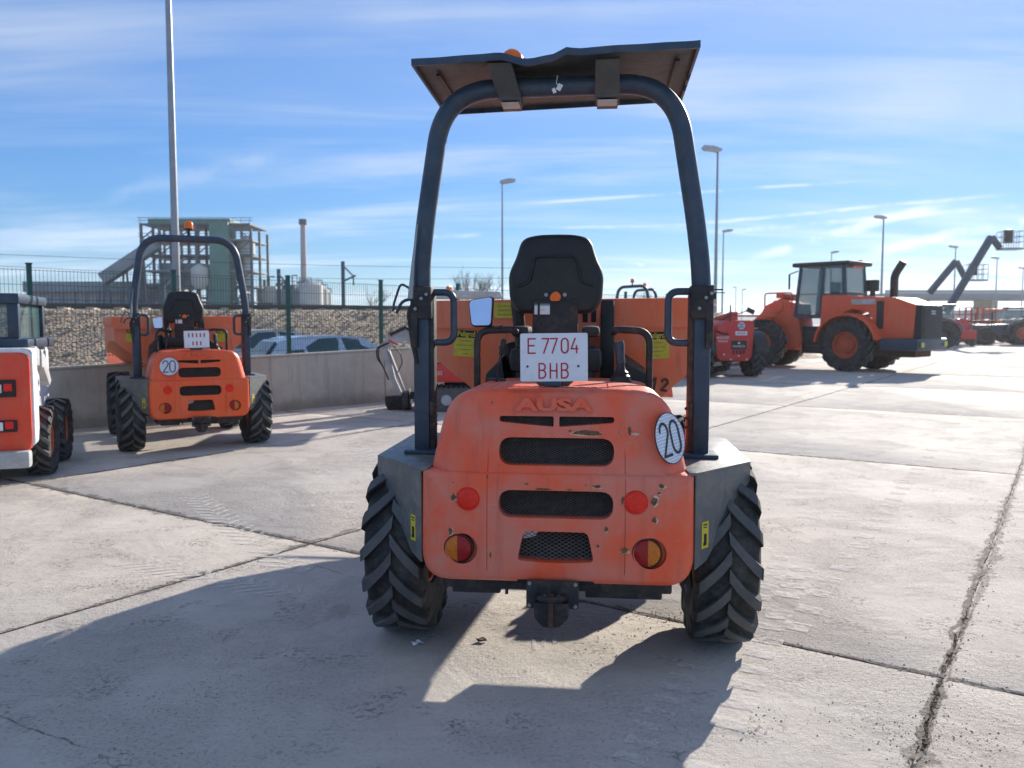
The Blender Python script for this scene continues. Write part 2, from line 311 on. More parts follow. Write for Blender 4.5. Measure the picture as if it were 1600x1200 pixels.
# ------------------------------------------------------------------ mesh helpers
def V3(*a): return Vector(a)
def fillet(pts, r, k=6, closed=False):
    """round the corners of a polyline"""
    P = [Vector(p) for p in pts]; out = []; n = len(P)
    for i in range(n):
        if not closed and i in (0, n - 1): out.append(P[i]); continue
        a, b, c = P[i - 1], P[i], P[(i + 1) % n]; u = a - b; v = c - b
        rr = r[i] if isinstance(r, (list, tuple)) else r
        d = min(rr, u.length * .48, v.length * .48)
        if d < 1e-5: out.append(b); continue
        p, q = b + u.normalized() * d, b + v.normalized() * d
        for j in range(k + 1):
            s = j / k; out.append(p * (1 - s) ** 2 + b * 2 * s * (1 - s) + q * s * s)
    return out
class MB:
    def __init__(s): s.v = []; s.f = []
    def add(s, vs, fs, Mx=None):
        o = len(s.v)
        s.v += [tuple(Mx @ Vector(p)) if Mx else tuple(p) for p in vs]
        s.f += [tuple(i + o for i in f) for f in fs]; return s
    def addbm(s, bm, Mx=None):
        bm.verts.index_update(); s.add([v.co for v in bm.verts], [[v.index for v in f.verts] for f in bm.faces], Mx); bm.free(); return s
    def box(s, c, d, bev=0., rot=None, Mx=None):
        bm = bmesh.new(); bmesh.ops.create_cube(bm, size=1)
        for v in bm.verts: v.co = Vector((v.co.x * d[0], v.co.y * d[1], v.co.z * d[2]))
        if bev: bmesh.ops.bevel(bm, geom=bm.edges[:], offset=min(bev, min(d) * .45), segments=2, profile=.6, affect='EDGES')
        X = Matrix.Translation(Vector(c)) @ (Matrix.Rotation(rot[0], 4, rot[1]) if rot else Matrix())
        return s.addbm(bm, (Mx @ X) if Mx else X)
    def prism(s, poly, axis, a, b, bev=0., Mx=None):
        """extrude a 2D outline; axis 'x': (y,z) outline, 'y': (x,z), 'z': (x,y)"""
        n = len(poly)
        def P(p, t): return {'x': (t, p[0], p[1]), 'y': (p[0], t, p[1]), 'z': (p[0], p[1], t)}[axis]
        bm = bmesh.new(); A = [bm.verts.new(P(p, a)) for p in poly]; B = [bm.verts.new(P(p, b)) for p in poly]
        bm.faces.new(A[::-1]); bm.faces.new(B)
        for i in range(n): bm.faces.new((A[i], A[(i + 1) % n], B[(i + 1) % n], B[i]))
        bmesh.ops.recalc_face_normals(bm, faces=bm.faces)
        if bev: bmesh.ops.bevel(bm, geom=bm.edges[:], offset=bev, segments=2, profile=.6, affect='EDGES')
        return s.addbm(bm, Mx)
    def tube(s, pts, r, n=10, cap=True, flat=None):
        P = [Vector(p) for p in pts]; m = len(P); rs = r if isinstance(r, (list, tuple)) else [r] * m
        tan = [(P[min(i + 1, m - 1)] - P[max(i - 1, 0)]).normalized() for i in range(m)]
        up = Vector((0, 0, 1)) if abs(tan[0].z) < .9 else Vector((0, 1, 0))
        nrm = (up - tan[0] * up.dot(tan[0])).normalized(); vs = []; fs = []
        for i in range(m):
            nrm = (nrm - tan[i] * nrm.dot(tan[i])).normalized(); bn = tan[i].cross(nrm)
            for k in range(n):
                a = 2 * math.pi * k / n; vs.append(P[i] + (nrm * math.cos(a) + bn * math.sin(a)) * rs[i])
        for i in range(m - 1):
            for k in range(n): fs.append((i * n + k, i * n + (k + 1) % n, (i + 1) * n + (k + 1) % n, (i + 1) * n + k))
        if cap: fs.append(tuple(range(n))[::-1]); fs.append(tuple((m - 1) * n + k for k in range(n)))
        return s.add(vs, fs)
    def cyl(s, a, b, r, r2=None, n=16): return s.tube([a, b], [r, r if r2 is None else r2], n)
    def beam(s, a, b, wd, ht, bev=0.):
        """rectangular bar between two points"""
        a = Vector(a); b = Vector(b); d = b - a
        q = d.to_track_quat('Y', 'Z').to_matrix().to_4x4()
        return s.box((0, 0, 0), (wd, d.length, ht), bev, None, Matrix.Translation((a + b) / 2) @ q)
    def lathe(s, prof, axis='x', n=40, c=(0, 0, 0), Mx=None):
        vs = []; fs = []; m = len(prof)
        for k in range(n):
            a = 2 * math.pi * k / n; ca, sa = math.cos(a), math.sin(a)
            for (t, r) in prof:
                p = {'x': (t, r * ca, r * sa), 'y': (r * sa, t, r * ca), 'z': (r * ca, r * sa, t)}[axis]
                vs.append((p[0] + c[0], p[1] + c[1], p[2] + c[2]))
        for k in range(n):
            k2 = (k + 1) % n
            for j in range(m - 1): fs.append((k * m + j, k * m + j + 1, k2 * m + j + 1, k2 * m + j))
        return s.add(vs, fs, Mx)
    def loft(s, rings, cap=(True, True)):
        n = len(rings[0]); vs = [p for r in rings for p in r]; fs = []
        for i in range(len(rings) - 1):
            for k in range(n): fs.append((i * n + k, i * n + (k + 1) % n, (i + 1) * n + (k + 1) % n, (i + 1) * n + k))
        if cap[0]: fs.append(tuple(range(n))[::-1])
        if cap[1]: fs.append(tuple((len(rings) - 1) * n + k for k in range(n)))
        return s.add(vs, fs)
    def mesh(s, name, mat, smooth=35, recalc=True):
        me = bpy.data.meshes.new(name); me.from_pydata([tuple(v) for v in s.v], [], s.f)
        if recalc:
            bm = bmesh.new(); bm.from_mesh(me); bmesh.ops.remove_doubles(bm, verts=bm.verts, dist=1e-6); bmesh.ops.recalc_face_normals(bm, faces=bm.faces); bm.to_mesh(me); bm.free()
        me.materials.append(mat if not isinstance(mat, str) else M[mat])
        if smooth: me.shade_smooth(); me.set_sharp_from_angle(angle=R(smooth))
        return me
    def build(s, name, mat, parent=None, smooth=35, loc=None, rot=None, recalc=True, kind=None):
        o = bpy.data.objects.new(name, s.mesh(name, mat, smooth, recalc)); C.objects.link(o)
        if parent: o.parent = parent
        if loc is not None: o.location = loc
        if rot is not None: o.rotation_euler = rot
        if kind: o['kind'] = kind
        return o
def link(name, me, parent=None, loc=None, rot=None):
    o = bpy.data.objects.new(name, me); C.objects.link(o); o.parent = parent
    if loc is not None: o.location = loc
    if rot is not None: o.rotation_euler = rot
    return o
def thing(name, label, cat, loc=(0, 0, 0), rotz=0., group=None):
    o = bpy.data.objects.new(name, None); C.objects.link(o); o.location = loc; o.rotation_euler = (0, 0, rotz); o.empty_display_size = .3
    o['label'] = label; o['category'] = cat
    if group: o['group'] = group
    return o
def part_empty(name, parent, loc=(0, 0, 0), rot=(0, 0, 0)):
    o = bpy.data.objects.new(name, None); C.objects.link(o); o.parent = parent; o.location = loc; o.rotation_euler = rot; o.empty_display_size = .1; return o
def tag(o, label, cat, group=None):
    o['label'] = label; o['category'] = cat
    if group: o['group'] = group
    return o
def copy_tree(o, parent=None):
    c = o.copy(); C.objects.link(c); c.parent = parent
    for ch in list(o.children): copy_tree(ch, c)
    return c
def boolcut(o, cutters):
    for cm in cutters:
        c = bpy.data.objects.new('cut', cm); C.objects.link(c)
        md = o.modifiers.new('b', 'BOOLEAN'); md.operation = 'DIFFERENCE'; md.solver = 'EXACT'; md.object = c
        c.parent = o.parent
    bpy.context.view_layer.update(); dg = bpy.context.evaluated_depsgraph_get()
    me = bpy.data.meshes.new_from_object(o.evaluated_get(dg)); o.modifiers.clear(); o.data = me
    for c in [x for x in C.objects if x.name.startswith('cut')]: bpy.data.objects.remove(c)
    me.shade_smooth(); me.set_sharp_from_angle(angle=R(32))
def text(s, size, mat, parent, loc, rot=(math.pi / 2, 0, 0), ext=.001, sx=1., name='lettering', align='CENTER', bevel=0., bold=0.):
    cu = bpy.data.curves.new(name, 'FONT'); cu.body = s; cu.size = size; cu.extrude = ext; cu.align_x = align; cu.align_y = 'CENTER'; cu.bevel_depth = bevel
    cu.resolution_u = 3; cu.offset = bold
    tmp = bpy.data.objects.new('tmp', cu); C.objects.link(tmp); bpy.context.view_layer.update()
    me = bpy.data.meshes.new_from_object(tmp.evaluated_get(bpy.context.evaluated_depsgraph_get())); bpy.data.objects.remove(tmp)
    me.materials.clear(); me.materials.append(M[mat]); o = link(name, me, parent, loc, rot); o.scale = (sx, 1, 1); return o
def arc(cx, cy, rx, ry, a0, a1, k=8): return [(cx + rx * math.cos(R(a0 + (a1 - a0) * i / k)), cy + ry * math.sin(R(a0 + (a1 - a0) * i / k))) for i in range(k + 1)]
GL = {  # stroke glyphs in a box 0.5 wide and 1 high
 'E': [[(.5, 1), (0, 1), (0, 0), (.5, 0)], [(0, .52), (.42, .52)]],
 '7': [[(0, 1), (.5, 1), (.12, 0)]],
 '0': [arc(.25, .72, .25, .28, 0, 180, 8) + arc(.25, .28, .25, .28, 180, 360, 8) + [(.5, .72)]],
 '4': [[(.30, 1), (0, .28), (.5, .28)], [(.40, .50), (.40, 0)]],
 'B': [[(0, 0), (0, 1), (.25, 1)] + arc(.25, .77, .22, .23, 90, -90, 8) + [(0, .54)], [(.25, .54)] + arc(.24, .27, .26, .27, 90, -90, 8) + [(0, 0)]],
 'H': [[(0, 0), (0, 1)], [(.5, 0), (.5, 1)], [(0, .5), (.5, .5)]],
 '2': [arc(.25, .74, .25, .26, 175, -20, 9) + [(.02, 0), (.5, 0)]],
 '1': [[(.05, .75), (.28, 1), (.28, 0)]],
 'L': [[(0, 1), (0, 0), (.45, 0)]],
}
def strokes(mb, s, h, x0, z0, wd, gap=.28, wf=1.):
    """flat stroke lettering in the xz plane, 0.6 mm thick, facing -y"""
    x = x0
    for ch in s:
        if ch == ' ': x += h * .55 * wf; continue
        for ln in GL[ch]:
            pts = [Vector((x + p[0] * h * wf, 0, z0 + p[1] * h)) for p in ln]
            for i, (a, b) in enumerate(zip(pts, pts[1:])):
                d = (b - a).normalized(); n = Vector((-d.z, 0, d.x)) * wd / 2; a2 = a - d * wd * .35; b2 = b + d * wd * .35
                y = -.0006 - .00008 * i
                mb.add([a2 - n + V3(0, y, 0), b2 - n + V3(0, y, 0), b2 + n + V3(0, y, 0), a2 + n + V3(0, y, 0), a2 - n, b2 - n, b2 + n, a2 + n],
                       [(0, 1, 2, 3), (7, 6, 5, 4), (0, 4, 5, 1), (1, 5, 6, 2), (2, 6, 7, 3), (3, 7, 4, 0)])
        x += h * (.5 * wf + gap)
    return x - h * gap
def tyre_mesh(Rr, W, rim, nl, lug=.03, sweep=.42, up=1, ln=None, mt='rubber'):
    """agricultural tyre: rounded carcass with staggered chevron lugs, axle along x"""
    mb = MB(); hw = W / 2
    prof = [(-hw * .62, rim * .97), (-hw * .80, rim * 1.03), (-hw * .98, rim + (Rr - rim) * .35), (-hw * 1.0, rim + (Rr - rim) * .62), (-hw * .90, Rr - lug * 1.5), (-hw * .72, Rr - lug * 1.05),
            (-hw * .35, Rr - lug * .85), (0, Rr - lug * .8)]
    prof = prof + [(-x, r) for x, r in prof[-2::-1]]
    mb.lathe(prof, 'x', 56)
    pitch = 2 * math.pi / nl; wa = (ln or .036) / Rr
    def surf(x):   # carcass radius at x
        x = abs(x) / hw
        return (Rr - lug * .8) - (lug * .35) * min(1, x / .72) - (max(0, x - .72) / .28) * lug * 1.5
    for side in (-1, 1):
        for k in range(nl):
            p0 = k * pitch + (0 if side > 0 else pitch / 2); rows = []
            S = [0., .25, .5, .75, .93, 1.06]
            for s_ in S:
                x = side * hw * (s_ * 1.0 - .03) ; ph = p0 - up * sweep * (s_ ** .85)
                top = Rr - (lug * .10 * s_) - (lug * .9 if s_ > 1 else lug * .12 if s_ > .9 else 0); bot = surf(min(hw, abs(x))) - .012
                if s_ > 1: x = side * hw * 1.015
                for (dph, rr) in ((-wa * .54, bot), (-wa * .44, top), (wa * .44, top), (wa * .54, bot)):
                    jn = noise.noise(Vector((k * 1.7 + side, s_ * 3, dph * 30))) * .0045; rr += jn * .6; dph += jn * 1.2
                    rows.append((x + jn, -rr * math.cos(ph + dph), rr * math.sin(ph + dph)))
            fs = []
            for i in range(len(S) - 1):
                for j in range(3): fs.append((i * 4 + j, i * 4 + j + 1, (i + 1) * 4 + j + 1, (i + 1) * 4 + j))
            fs += [(0, 3, 2, 1), tuple(len(rows) - 4 + q for q in range(4))]
            mb.add(rows, fs)
    return mb.mesh('tyre', mt, 30)
def rim_mesh(rim, W, mat='hub', out=1):
    """dished wheel; out=+1 when the outer face points to +x"""
    mb = MB(); h = W * .40
    prof = [(-h, rim * 1.02), (-h * .97, rim * .94), (-h * .5, rim * .88), (h * .5, rim * .88), (h * .97, rim * .94), (h, rim * 1.02), (h * .9, rim * 1.03), (0, rim * .95), (-h * .9, rim * 1.03), (-h, rim * 1.02)]
    mb.lathe([(out * a, r) for a, r in prof], 'x', 36)
    mb.lathe([(out * (.02), rim * .89), (out * .02, rim * .62), (out * h * .55, rim * .50), (out * h * .55, rim * .36), (out * h * .9, rim * .30), (out * h * .95, .001)], 'x', 36)
    mb.lathe([(-out * (.02), rim * .89), (-out * .01, rim * .55), (-out * h * .5, rim * .45), (-out * h * .9, rim * .40), (-out * h * .95, .001)], 'x', 36)
    for k in range(8):
        a = 2 * math.pi * k / 8; c = Vector((out * h * .55, rim * .43 * math.cos(a), rim * .43 * math.sin(a))); mb.cyl(c, c + Vector((out * .02, 0, 0)), rim * .05, n=6)
    return mb.mesh('rim', mat, 35)
def wheel(parent, x, y, tyre, rim, Rr, rotz=0., roll=0.):
    wv = part_empty('wheel', parent, (x, y, Rr), (0, 0, rotz))
    link('rim', rim, wv); link('tyre', tyre, wv, rot=(roll, 0, 0)); return wv
def lattice(w_, h_, cw, ch, wd=.0016):
    """expanded-metal mesh in the xz plane centred on the origin"""
    mb = MB(); nz = int(h_ / ch) + 2; nx = int(w_ / cw) + 2
    for r_ in range(nz):
        z0 = -h_ / 2 + r_ * ch - ch
        for s in (0, 1):
            for i in range(nx * 2):
                xa = -w_ / 2 + i * cw / 2 - cw / 2; xb = xa + cw / 2
                za, zb = (z0, z0 + ch / 2) if (i + s) % 2 else (z0 + ch / 2, z0)
                zo = 0 if s == 0 else ch / 2
                za, zb = ((z0, z0 + ch / 2) if i % 2 else (z0 + ch / 2, z0)) if s == 0 else ((z0 + ch, z0 + ch / 2) if i % 2 else (z0 + ch / 2, z0 + ch))
                mb.add([(xa, 0, za - wd), (xb, 0, zb - wd), (xb, .002, zb + wd), (xa, .002, za + wd)], [(0, 1, 2, 3)])
    return mb
def blob(cx, cz, rx, rz, n=11, j=.35):
    return [(cx + rx * (1 + random.uniform(-j, j)) * math.cos(2 * math.pi * k / n), cz + rz * (1 + random.uniform(-j, j)) * math.sin(2 * math.pi * k / n)) for k in range(n)]

# ------------------------------------------------------------------ setting: ground
def sheet(name, pts, z, mat, kind='structure'):
    mb = MB(); mb.add([(x, y, z) for x, y in pts], [tuple(range(len(pts)))]); o = mb.build(name, mat, None, 0, recalc=False); o['kind'] = kind; return o
WD = Vector((.676, .737)); WP = Vector((-6.304, 11.63))        # direction and a point of the low wall
def wl(s, off=0.): return (WP.x + WD.x * s - WD.y * off, WP.y + WD.y * s + WD.x * off)      # along the wall, off = beyond it
terrain = sheet('terrain', [(-1150, -50), (1150, -50), (1150, 1290), (-1150, 1290)], -.30, 'soil')
yard_ground = sheet('yard_ground', [wl(-40), wl(18.5), (12, 43), (40, 80), (90, 130), (400, 130), (400, -30), (-40, -30)], -.016, 'conc')
E1 = Vector((.83, -.558)); E2 = Vector((.558, .83))
def slab_mesh(seed):
    rnd = random.Random(seed); hx, hy = SLAB[0] / 2 - .004, SLAB[1] / 2 - .004; pts = []
    n1, n2 = 90, 130
    def edge(a, b, n):
        for i in range(n):
            s = i / n; x = a[0] + (b[0] - a[0]) * s; y = a[1] + (b[1] - a[1]) * s
            j = max(0, noise.noise(Vector((x * 3, y * 3, seed))) * .012) + abs(noise.noise(Vector((x * 17, y * 17, seed + 9)))) * .007 + rnd.uniform(0, .002)
            l = math.hypot(x, y); px = x - math.copysign(j, x) if abs(abs(x) - hx) < 1e-6 else x; py = y - math.copysign(j, y) if abs(abs(y) - hy) < 1e-6 else y
            pts.append((px, py))
    edge((-hx, -hy), (hx, -hy), n1); edge((hx, -hy), (hx, hy), n2); edge((hx, hy), (-hx, hy), n1); edge((-hx, hy), (-hx, -hy), n2)
    m = len(pts); mb = MB()
    inner = [(x * (1 - .012 / hx), y * (1 - .012 / hy)) for x, y in pts]
    mb.add([(x, y, 0) for x, y in inner] + [(x, y, -.004) for x, y in pts] + [(x, y, -.022) for x, y in pts],
           [tuple(range(m))] + [(i, (i + 1) % m, m + (i + 1) % m, m + i)[::-1] for i in range(m)] + [(m + i, m + (i + 1) % m, 2 * m + (i + 1) % m, 2 * m + i)[::-1] for i in range(m)])
    return mb.mesh('concrete_slab', 'slab', 30, recalc=False)
slabs = [slab_mesh(i) for i in range(4)]
for i in range(-9, 13):
    for j in range(-3, 12):
        e1 = -.39 + 3.87 * (i + .5); e2 = 3.87 + 5.72 * (j + .5); c = E1 * e1 + E2 * e2
        if c.y < -3 or abs(c.x) > 7 + c.y * .85: continue
        q = (c - WP); off = -q.x * WD.y + q.y * WD.x
        if off > -.5 and c.x < 8: continue                      # beyond the wall
        o = link('concrete_slab', random.choice(slabs), yard_ground, (c.x, c.y, 0), (0, 0, math.atan2(E1.y, E1.x)))

# ------------------------------------------------------------------ low wall, fence, embankment
wall = thing('concrete_wall', 'low pale concrete boundary wall running behind the parked machines', 'wall', (*wl(0), 0), math.atan2(WD.y, WD.x))
pm = MB(); pm.box((0, 0, .44), (2.985, .22, 1.06), .012); pm = pm.mesh('wall_panel', 'wall', 35)
for k in range(-8, 7): link('wall_panel', pm, wall, (k * 3.0 + 1.25, .11, 0))
wall.rotation_euler.y = -R(1.25); wall.location.z = -.115
cp = MB(); cp.box((0, 0, 0), (45, .25, .03), .008); cp.build('coping', 'wall', wall, loc=(-1.25, .11, .986))
def fence(root, n0, n1, step, y, z0, z1, mat='green'):
    post = MB(); post.box((0, 0, 0), (.06, .06, z1 - z0 + .06), .006); post.box((0, 0, (z1 - z0) / 2 + .04), (.075, .075, .02), .004); post = post.mesh('fence_post', mat, 30)
    pn = MB(); nv = int((step - .06) / .05)
    for k in range(nv + 1): pn.box((-step / 2 + .03 + k * .05, 0, 0), (.004, .004, z1 - z0 - .06))
    for k in range(int((z1 - z0) / .2) + 1):
        zz = -(z1 - z0) / 2 + .05 + k * .2; pn.box((0, -.006, min(zz, (z1 - z0) / 2 - .05)), (step - .06, .005, .006))
    pn = pn.mesh('mesh_panel', mat, 0)
    for k in range(n0, n1 + 1):
        link('fence_post', post, root, (k * step, y, (z0 + z1) / 2))
        if k < n1: link('mesh_panel', pn, root, ((k + .5) * step, y, (z0 + z1) / 2))
fn = thing('mesh_fence', 'green welded mesh fence standing along the low concrete wall', 'fence', (*wl(0), 0), math.atan2(WD.y, WD.x))
fence(fn, -10, 9, 2.04, .20, .98, 2.28)
for o in fn.children: o.location.x += -.30
# railway embankment: a long gravel bank whose crest runs across the view
EA = Vector((-60., 13.)); EB = Vector((70., 62.)); ED = (EB - EA).normalized(); EN = Vector((-ED.y, ED.x))
mb = MB(); nu, nv = 300, 26; vs = []; fs = []
for i in range(nu + 1):
    for j in range(nv + 1):
        s = i / nu * 79; tt = j / nv; p = EA + ED * s
        if tt < .62: off = -6.2 + tt / .62 * 5.4; z = -.32 + (tt / .62) * 2.3
        else: off = -.8 + (tt - .62) / .38 * 8; z = 1.98 + .05 * math.sin((tt - .62) / .38 * math.pi)
        q = p + EN * off; d = noise.noise(Vector((q.x * 2.2, q.y * 2.2, z * 2.2))) * .07 + noise.noise(Vector((q.x * .3, q.y * .3, 5))) * .12
        z += d * (1 if .03 < tt < .60 else .25)
        z = -.32 + (z + .32) * min(1, max(0, (79 - s) / 5))
        vs.append((q.x, q.y, z))
for i in range(nu):
    for j in range(nv): a = i * (nv + 1) + j; fs.append((a, a + nv + 1, a + nv + 2, a + 1))
mb.add(vs, fs); emb = mb.build('railway_embankment', 'stone', None, 60, recalc=False); emb['kind'] = 'structure'
mb = MB(); rr = random.Random(3)
for k in range(3500):
    s = rr.uniform(22, 74); off = rr.uniform(-6.0, -.8); q = EA + ED * s + EN * off; z = -.30 + (off + 6.2) / 5.4 * 2.3 + .02; r_ = rr.uniform(.03, .085)
    vs = [(q.x + r_ * rr.uniform(.6, 1.3) * a, q.y + r_ * rr.uniform(.6, 1.3) * b, z + r_ * rr.uniform(.5, 1.0) * c_) for a, b, c_ in ((1, 0, 0), (-.6, .8, 0), (-.6, -.8, 0), (0, 0, 1.), (.2, .1, -1))]
    mb.add(vs, [(0, 1, 3), (1, 2, 3), (2, 0, 3), (1, 0, 4), (2, 1, 4), (0, 2, 4)])
mb.build('bank_rubble', 'stone', emb, 0, recalc=False, kind='stuff')
rl = thing('railway_track', 'dark steel rails along the top of the gravel embankment', 'railway track', (EA.x, EA.y, 0), math.atan2(ED.y, ED.x))
for off in (.6, 2.1):
    MB().box((37, off, 2.14), (74, .09, .16), .01).build('rail', 'rails', rl)
sl = MB()
for k in range(80): sl.box((k * .92 + 1, 1.35, 2.04), (.24, 2.3, .08))
sl.build('sleepers', 'wall', rl, 0, kind='stuff')
def mast(s, h, lab):
    p = EA + EN * 3.6 + ED * s; o = thing('catenary_mast', lab, 'railway mast', (p.x, p.y, 1.9), math.atan2(ED.y, ED.x), 'railway catenary masts')
    MB().box((0, 0, h / 2), (.15, .15, h), .02).build('column', 'plantsteel', o)
    m2 = MB(); m2.beam((0, -.1, h - .2), (0, -2.6, h * .66), .05, .05); m2.beam((0, -.1, h * .62), (0, -3.0, h * .66), .06, .06); m2.cyl((0, -2.6, h * .68), (0, -2.6, h * .50), .03, n=6); m2.build('cantilever', 'plantsteel', o)
    return p
def s_at(px, off=0.):    # where a line parallel to the crest crosses a bearing
    d = pray(px, 505); q = EA + EN * off; return (q.x * d.y - q.y * d.x) / (ED.y * d.x - ED.x * d.y)
mast(s_at(537, 3.6), 2.3, 'railway mast above the silver hatchback, right of the pink chimney')
mast(s_at(437, 3.6), 1.9, 'railway mast between the steel plant tower and the pink chimney')
wr = MB(); p = EA + EN * 1.2
for z, sg in ((3.55, .25), (3.95, .12)):
    WL = s_at(875, 1.0) / 24
    for k in range(3):
        pts = [(EA.x + ED.x * (k * 8 + i) * WL + EN.x * 1.0, EA.y + ED.y * (k * 8 + i) * WL + EN.y * 1.0, z - sg * math.sin(math.pi * i / 8)) for i in range(9)]
        wr.tube(pts, .007, 4)
tag(wr.build('catenary_wires', 'dark', None, 0), 'thin overhead railway wires above the embankment', 'overhead wires')

# ------------------------------------------------------------------ lamp posts
def lamp(px, topy, Y, h, lab, side=-1, r0=.09, double=False):
    x = (px - 800) / 1300 * Y
    o = thing('street_lamp', lab, 'lamp post', (x, Y, 0), 0, 'tall lighting columns around the yard')
    m1 = MB(); m1.tube([(0, 0, 0), (0, 0, h * .5), (0, 0, h)], [r0, r0 * .78, r0 * .48], 14); m1.cyl((0, 0, 0), (0, 0, .25), r0 * 1.5, r0 * 1.1)
    m1.box((0, -r0, 1.0), (.10, .02, .3), .005); m1.build('column', 'galv', o)
    arm = MB(); arm.tube([(0, 0, h - .05), (side * .1, -.03, h + .03), (side * .3, -.08, h + .06)], .04, 8); arm.build('bracket', 'galv', o)
    hd = MB(); q = Matrix.Translation((side * .34, -.15, h + .10)) @ Matrix.Rotation(R(-8) * side, 4, 'Y')
    poly = [(-.50, .02), (-.42, .13), (.10, .17), (.48, .08), (.50, 0), (.36, -.09), (-.36, -.10)]
    hd.prism([(a, b_) for a, b_ in poly], 'y', -.17, .17, .012, q); hd.build('lamp_head', 'lamp', o)
    return o
lamp(279, 0, 13.2, 9.6, 'nearest lamp post, rising out of frame behind the left dumper', 1, .066)
lamp(785, 290, 51, 9.9, 'slim lamp post seen left of the black seat', 1, .085)
lamp(1116, 240, 41.7, 9.9, 'tall lamp post just right of the roll bar', -1, .10)
lamp(1127, 363, 78, 9.9, 'shorter looking lamp post close right of the tall one by the roll bar', 1, .10)
lamp(1374, 342, 68, 9.9, 'lamp post rising behind the wheel loader exhaust', -1, .12)
lamp(1295, 396, 101, 9.9, 'distant lamp post over the wheel loader cab', 1, .12)
lamp(1487, 387, 94, 9.9, 'distant lamp post above the lower boom lift elbow', -1, .12)
lamp(1552, 405, 110, 9.9, 'distant lamp post right of the boom lift arms', -1, .12)
lamp(1593, 420, 130, 9.9, 'farthest lamp post at the right edge of the photo', -1, .12)
lamp(1158, 452, 190, 9.0, 'very distant thin lamp post above the red telehandler', 1, .14)
lamp(1148, 448, 200, 9.9, 'very distant thin lamp post left of its twin above the red telehandler', -1, .14)

# ------------------------------------------------------------------ industrial plant far left
def P2(px, py, Y):
    d = pray(px, py); t_ = Y / d.y; return Vector((d.x * t_, Y, 1.5 + d.z * t_))
Y0 = 150.
tw = thing('process_tower', 'open steel process tower with green cladding, behind the left dumper', 'industrial tower', (P2(310, 500, Y0).x, Y0, 0))
W2, H2 = 9.8, 19.3
cols = MB(); bm_ = MB()
for ix in range(7):
    for iy in range(3):
        x = -W2 + ix * (2 * W2 / 6); cols.box((x, iy * 5, H2 / 2), (.42, .42, H2 - (2.0 if ix > 4 else 0)))
cols.build('steel_columns', 'plantsteel', tw, 0)
for k in range(7):
    z = 2.6 + k * 2.75
    fl = MB(); fl.box((0, 5, z), (2 * W2 - .02 * k, 10.6, .28)); fl.build('floor_deck', 'plantgrey' if k % 2 else 'plantsteel', tw, 0)
    rlg = MB()
    for zz in (.6, 1.1): rlg.box((0, -.4, z + zz), (2 * W2 + .8, .09, .09))
    for i in range(14): rlg.box((-W2 + i * 1.5, -.4, z + .6), (.08, .08, 1.1))
    rlg.build('railing', 'plantsteel', tw, 0)
for ix in range(6):
    for k in range(6):
        x0 = -W2 + ix * (2 * W2 / 6); x1 = x0 + 2 * W2 / 6; z = 2.6 + k * 2.75
        if (ix + k) % 2: bm_.beam((x0, -.05, z), (x1, -.05, z + 2.75), .18, .18)
        elif (ix * k) % 3 == 1: bm_.beam((x1, -.05, z), (x0, -.05, z + 2.75), .18, .18)
bm_.build('bracing', 'plantsteel', tw, 0)
MB().box((4.4, 1.0, 9.6), (3.4, 4.4, 19.6), .05).build('stair_shaft', 'plantgreen', tw)
MB().box((-1.0, 5, 19.6), (14.5, 10.8, .9), .05).build('roof_band', 'plantgreen', tw)
MB().box((-3.3, 4.5, 10.2), (7.5, 7.5, 4.2), .05).build('hopper_housing', 'plantgrey', tw)
m_ = MB(); m_.lathe([(7.6, .9), (8.6, 1.5), (11.2, 1.5), (12, .3), (12, .001)], 'z', 20, (.9, -1.2, 0)); m_.build('filter_vessel', 'plantwhite', tw)
m_ = MB(); m_.lathe([(14, 1.6), (16.4, 1.6), (17.3, .4), (17.3, .001)], 'z', 20, (7.9, 3, 0)); m_.cyl((7.9, 3, 0), (7.9, 3, 14), .7); m_.build('cyclone', 'plantwhite', tw)
m_ = MB()
for i in range(7): m_.tube([(-8 + i * 2.6, -.9, 1), (-8 + i * 2.6, -.9, 4 + (i * 37 % 11)), (-7 + i * 2.6, -.9, 5 + (i * 37 % 11)), (-7 + i * 2.6, 2, 5 + (i * 37 % 11))], .22, 8)
m_.build('pipework', 'plantgrey', tw)
cv = thing('inclined_conveyor', 'long enclosed conveyor sloping up to the steel plant tower', 'conveyor', (0, 0, 0))
a, b_ = P2(162, 436, 149), P2(245, 381, 149)
MB().beam(a, b_, 2.2, 2.0, .05).build('conveyor_gallery', 'plantgrey', cv)
m_ = MB()
for f_ in (.05, .4, .72):
    q = a + (b_ - a) * f_; m_.beam((q.x - 1, q.y, 0), (q.x - .2, q.y, q.z), .3, .3); m_.beam((q.x + 1, q.y, 0), (q.x + .2, q.y, q.z), .3, .3)
m_.build('trestle', 'plantsteel', cv)
lb = thing('factory_hall', 'long low factory hall left of the steel plant tower', 'factory building', (P2(128, 500, 152).x, 152, 0))
MB().box((0, 6, 3.6), (19.5, 12, 7.2), .05).build('wall', 'plantbrown', lb)
MB().box((-.2, 6, 8.1), (20.2, 13, 1.9), .1).build('roof', 'plantgrey', lb)
for i in range(9):
    MB().box((-8.6 + i * 2.15, -.06, 5.6), (1.5, .1, 1.2)).build('window', 'plantgrey', lb, 0)
m_ = MB()
for i in range(10): m_.box((-9.7 + i * 2.15, -.12, 3.6), (.2, .2, 7.1))
m_.build('pilasters', 'plantgrey', lb, 0)
hb = thing('brown_hall', 'brown clad factory hall under the conveyor, beside the steel plant tower', 'factory building', (P2(205, 500, 154).x, 154, 0))
MB().box((0, 6, 4.2), (12.5, 12, 8.4), .05).build('wall', 'plantbrown', hb); MB().box((0, 6, 8.6), (12.9, 12.4, .35), .05).build('roof', 'plantgrey', hb)
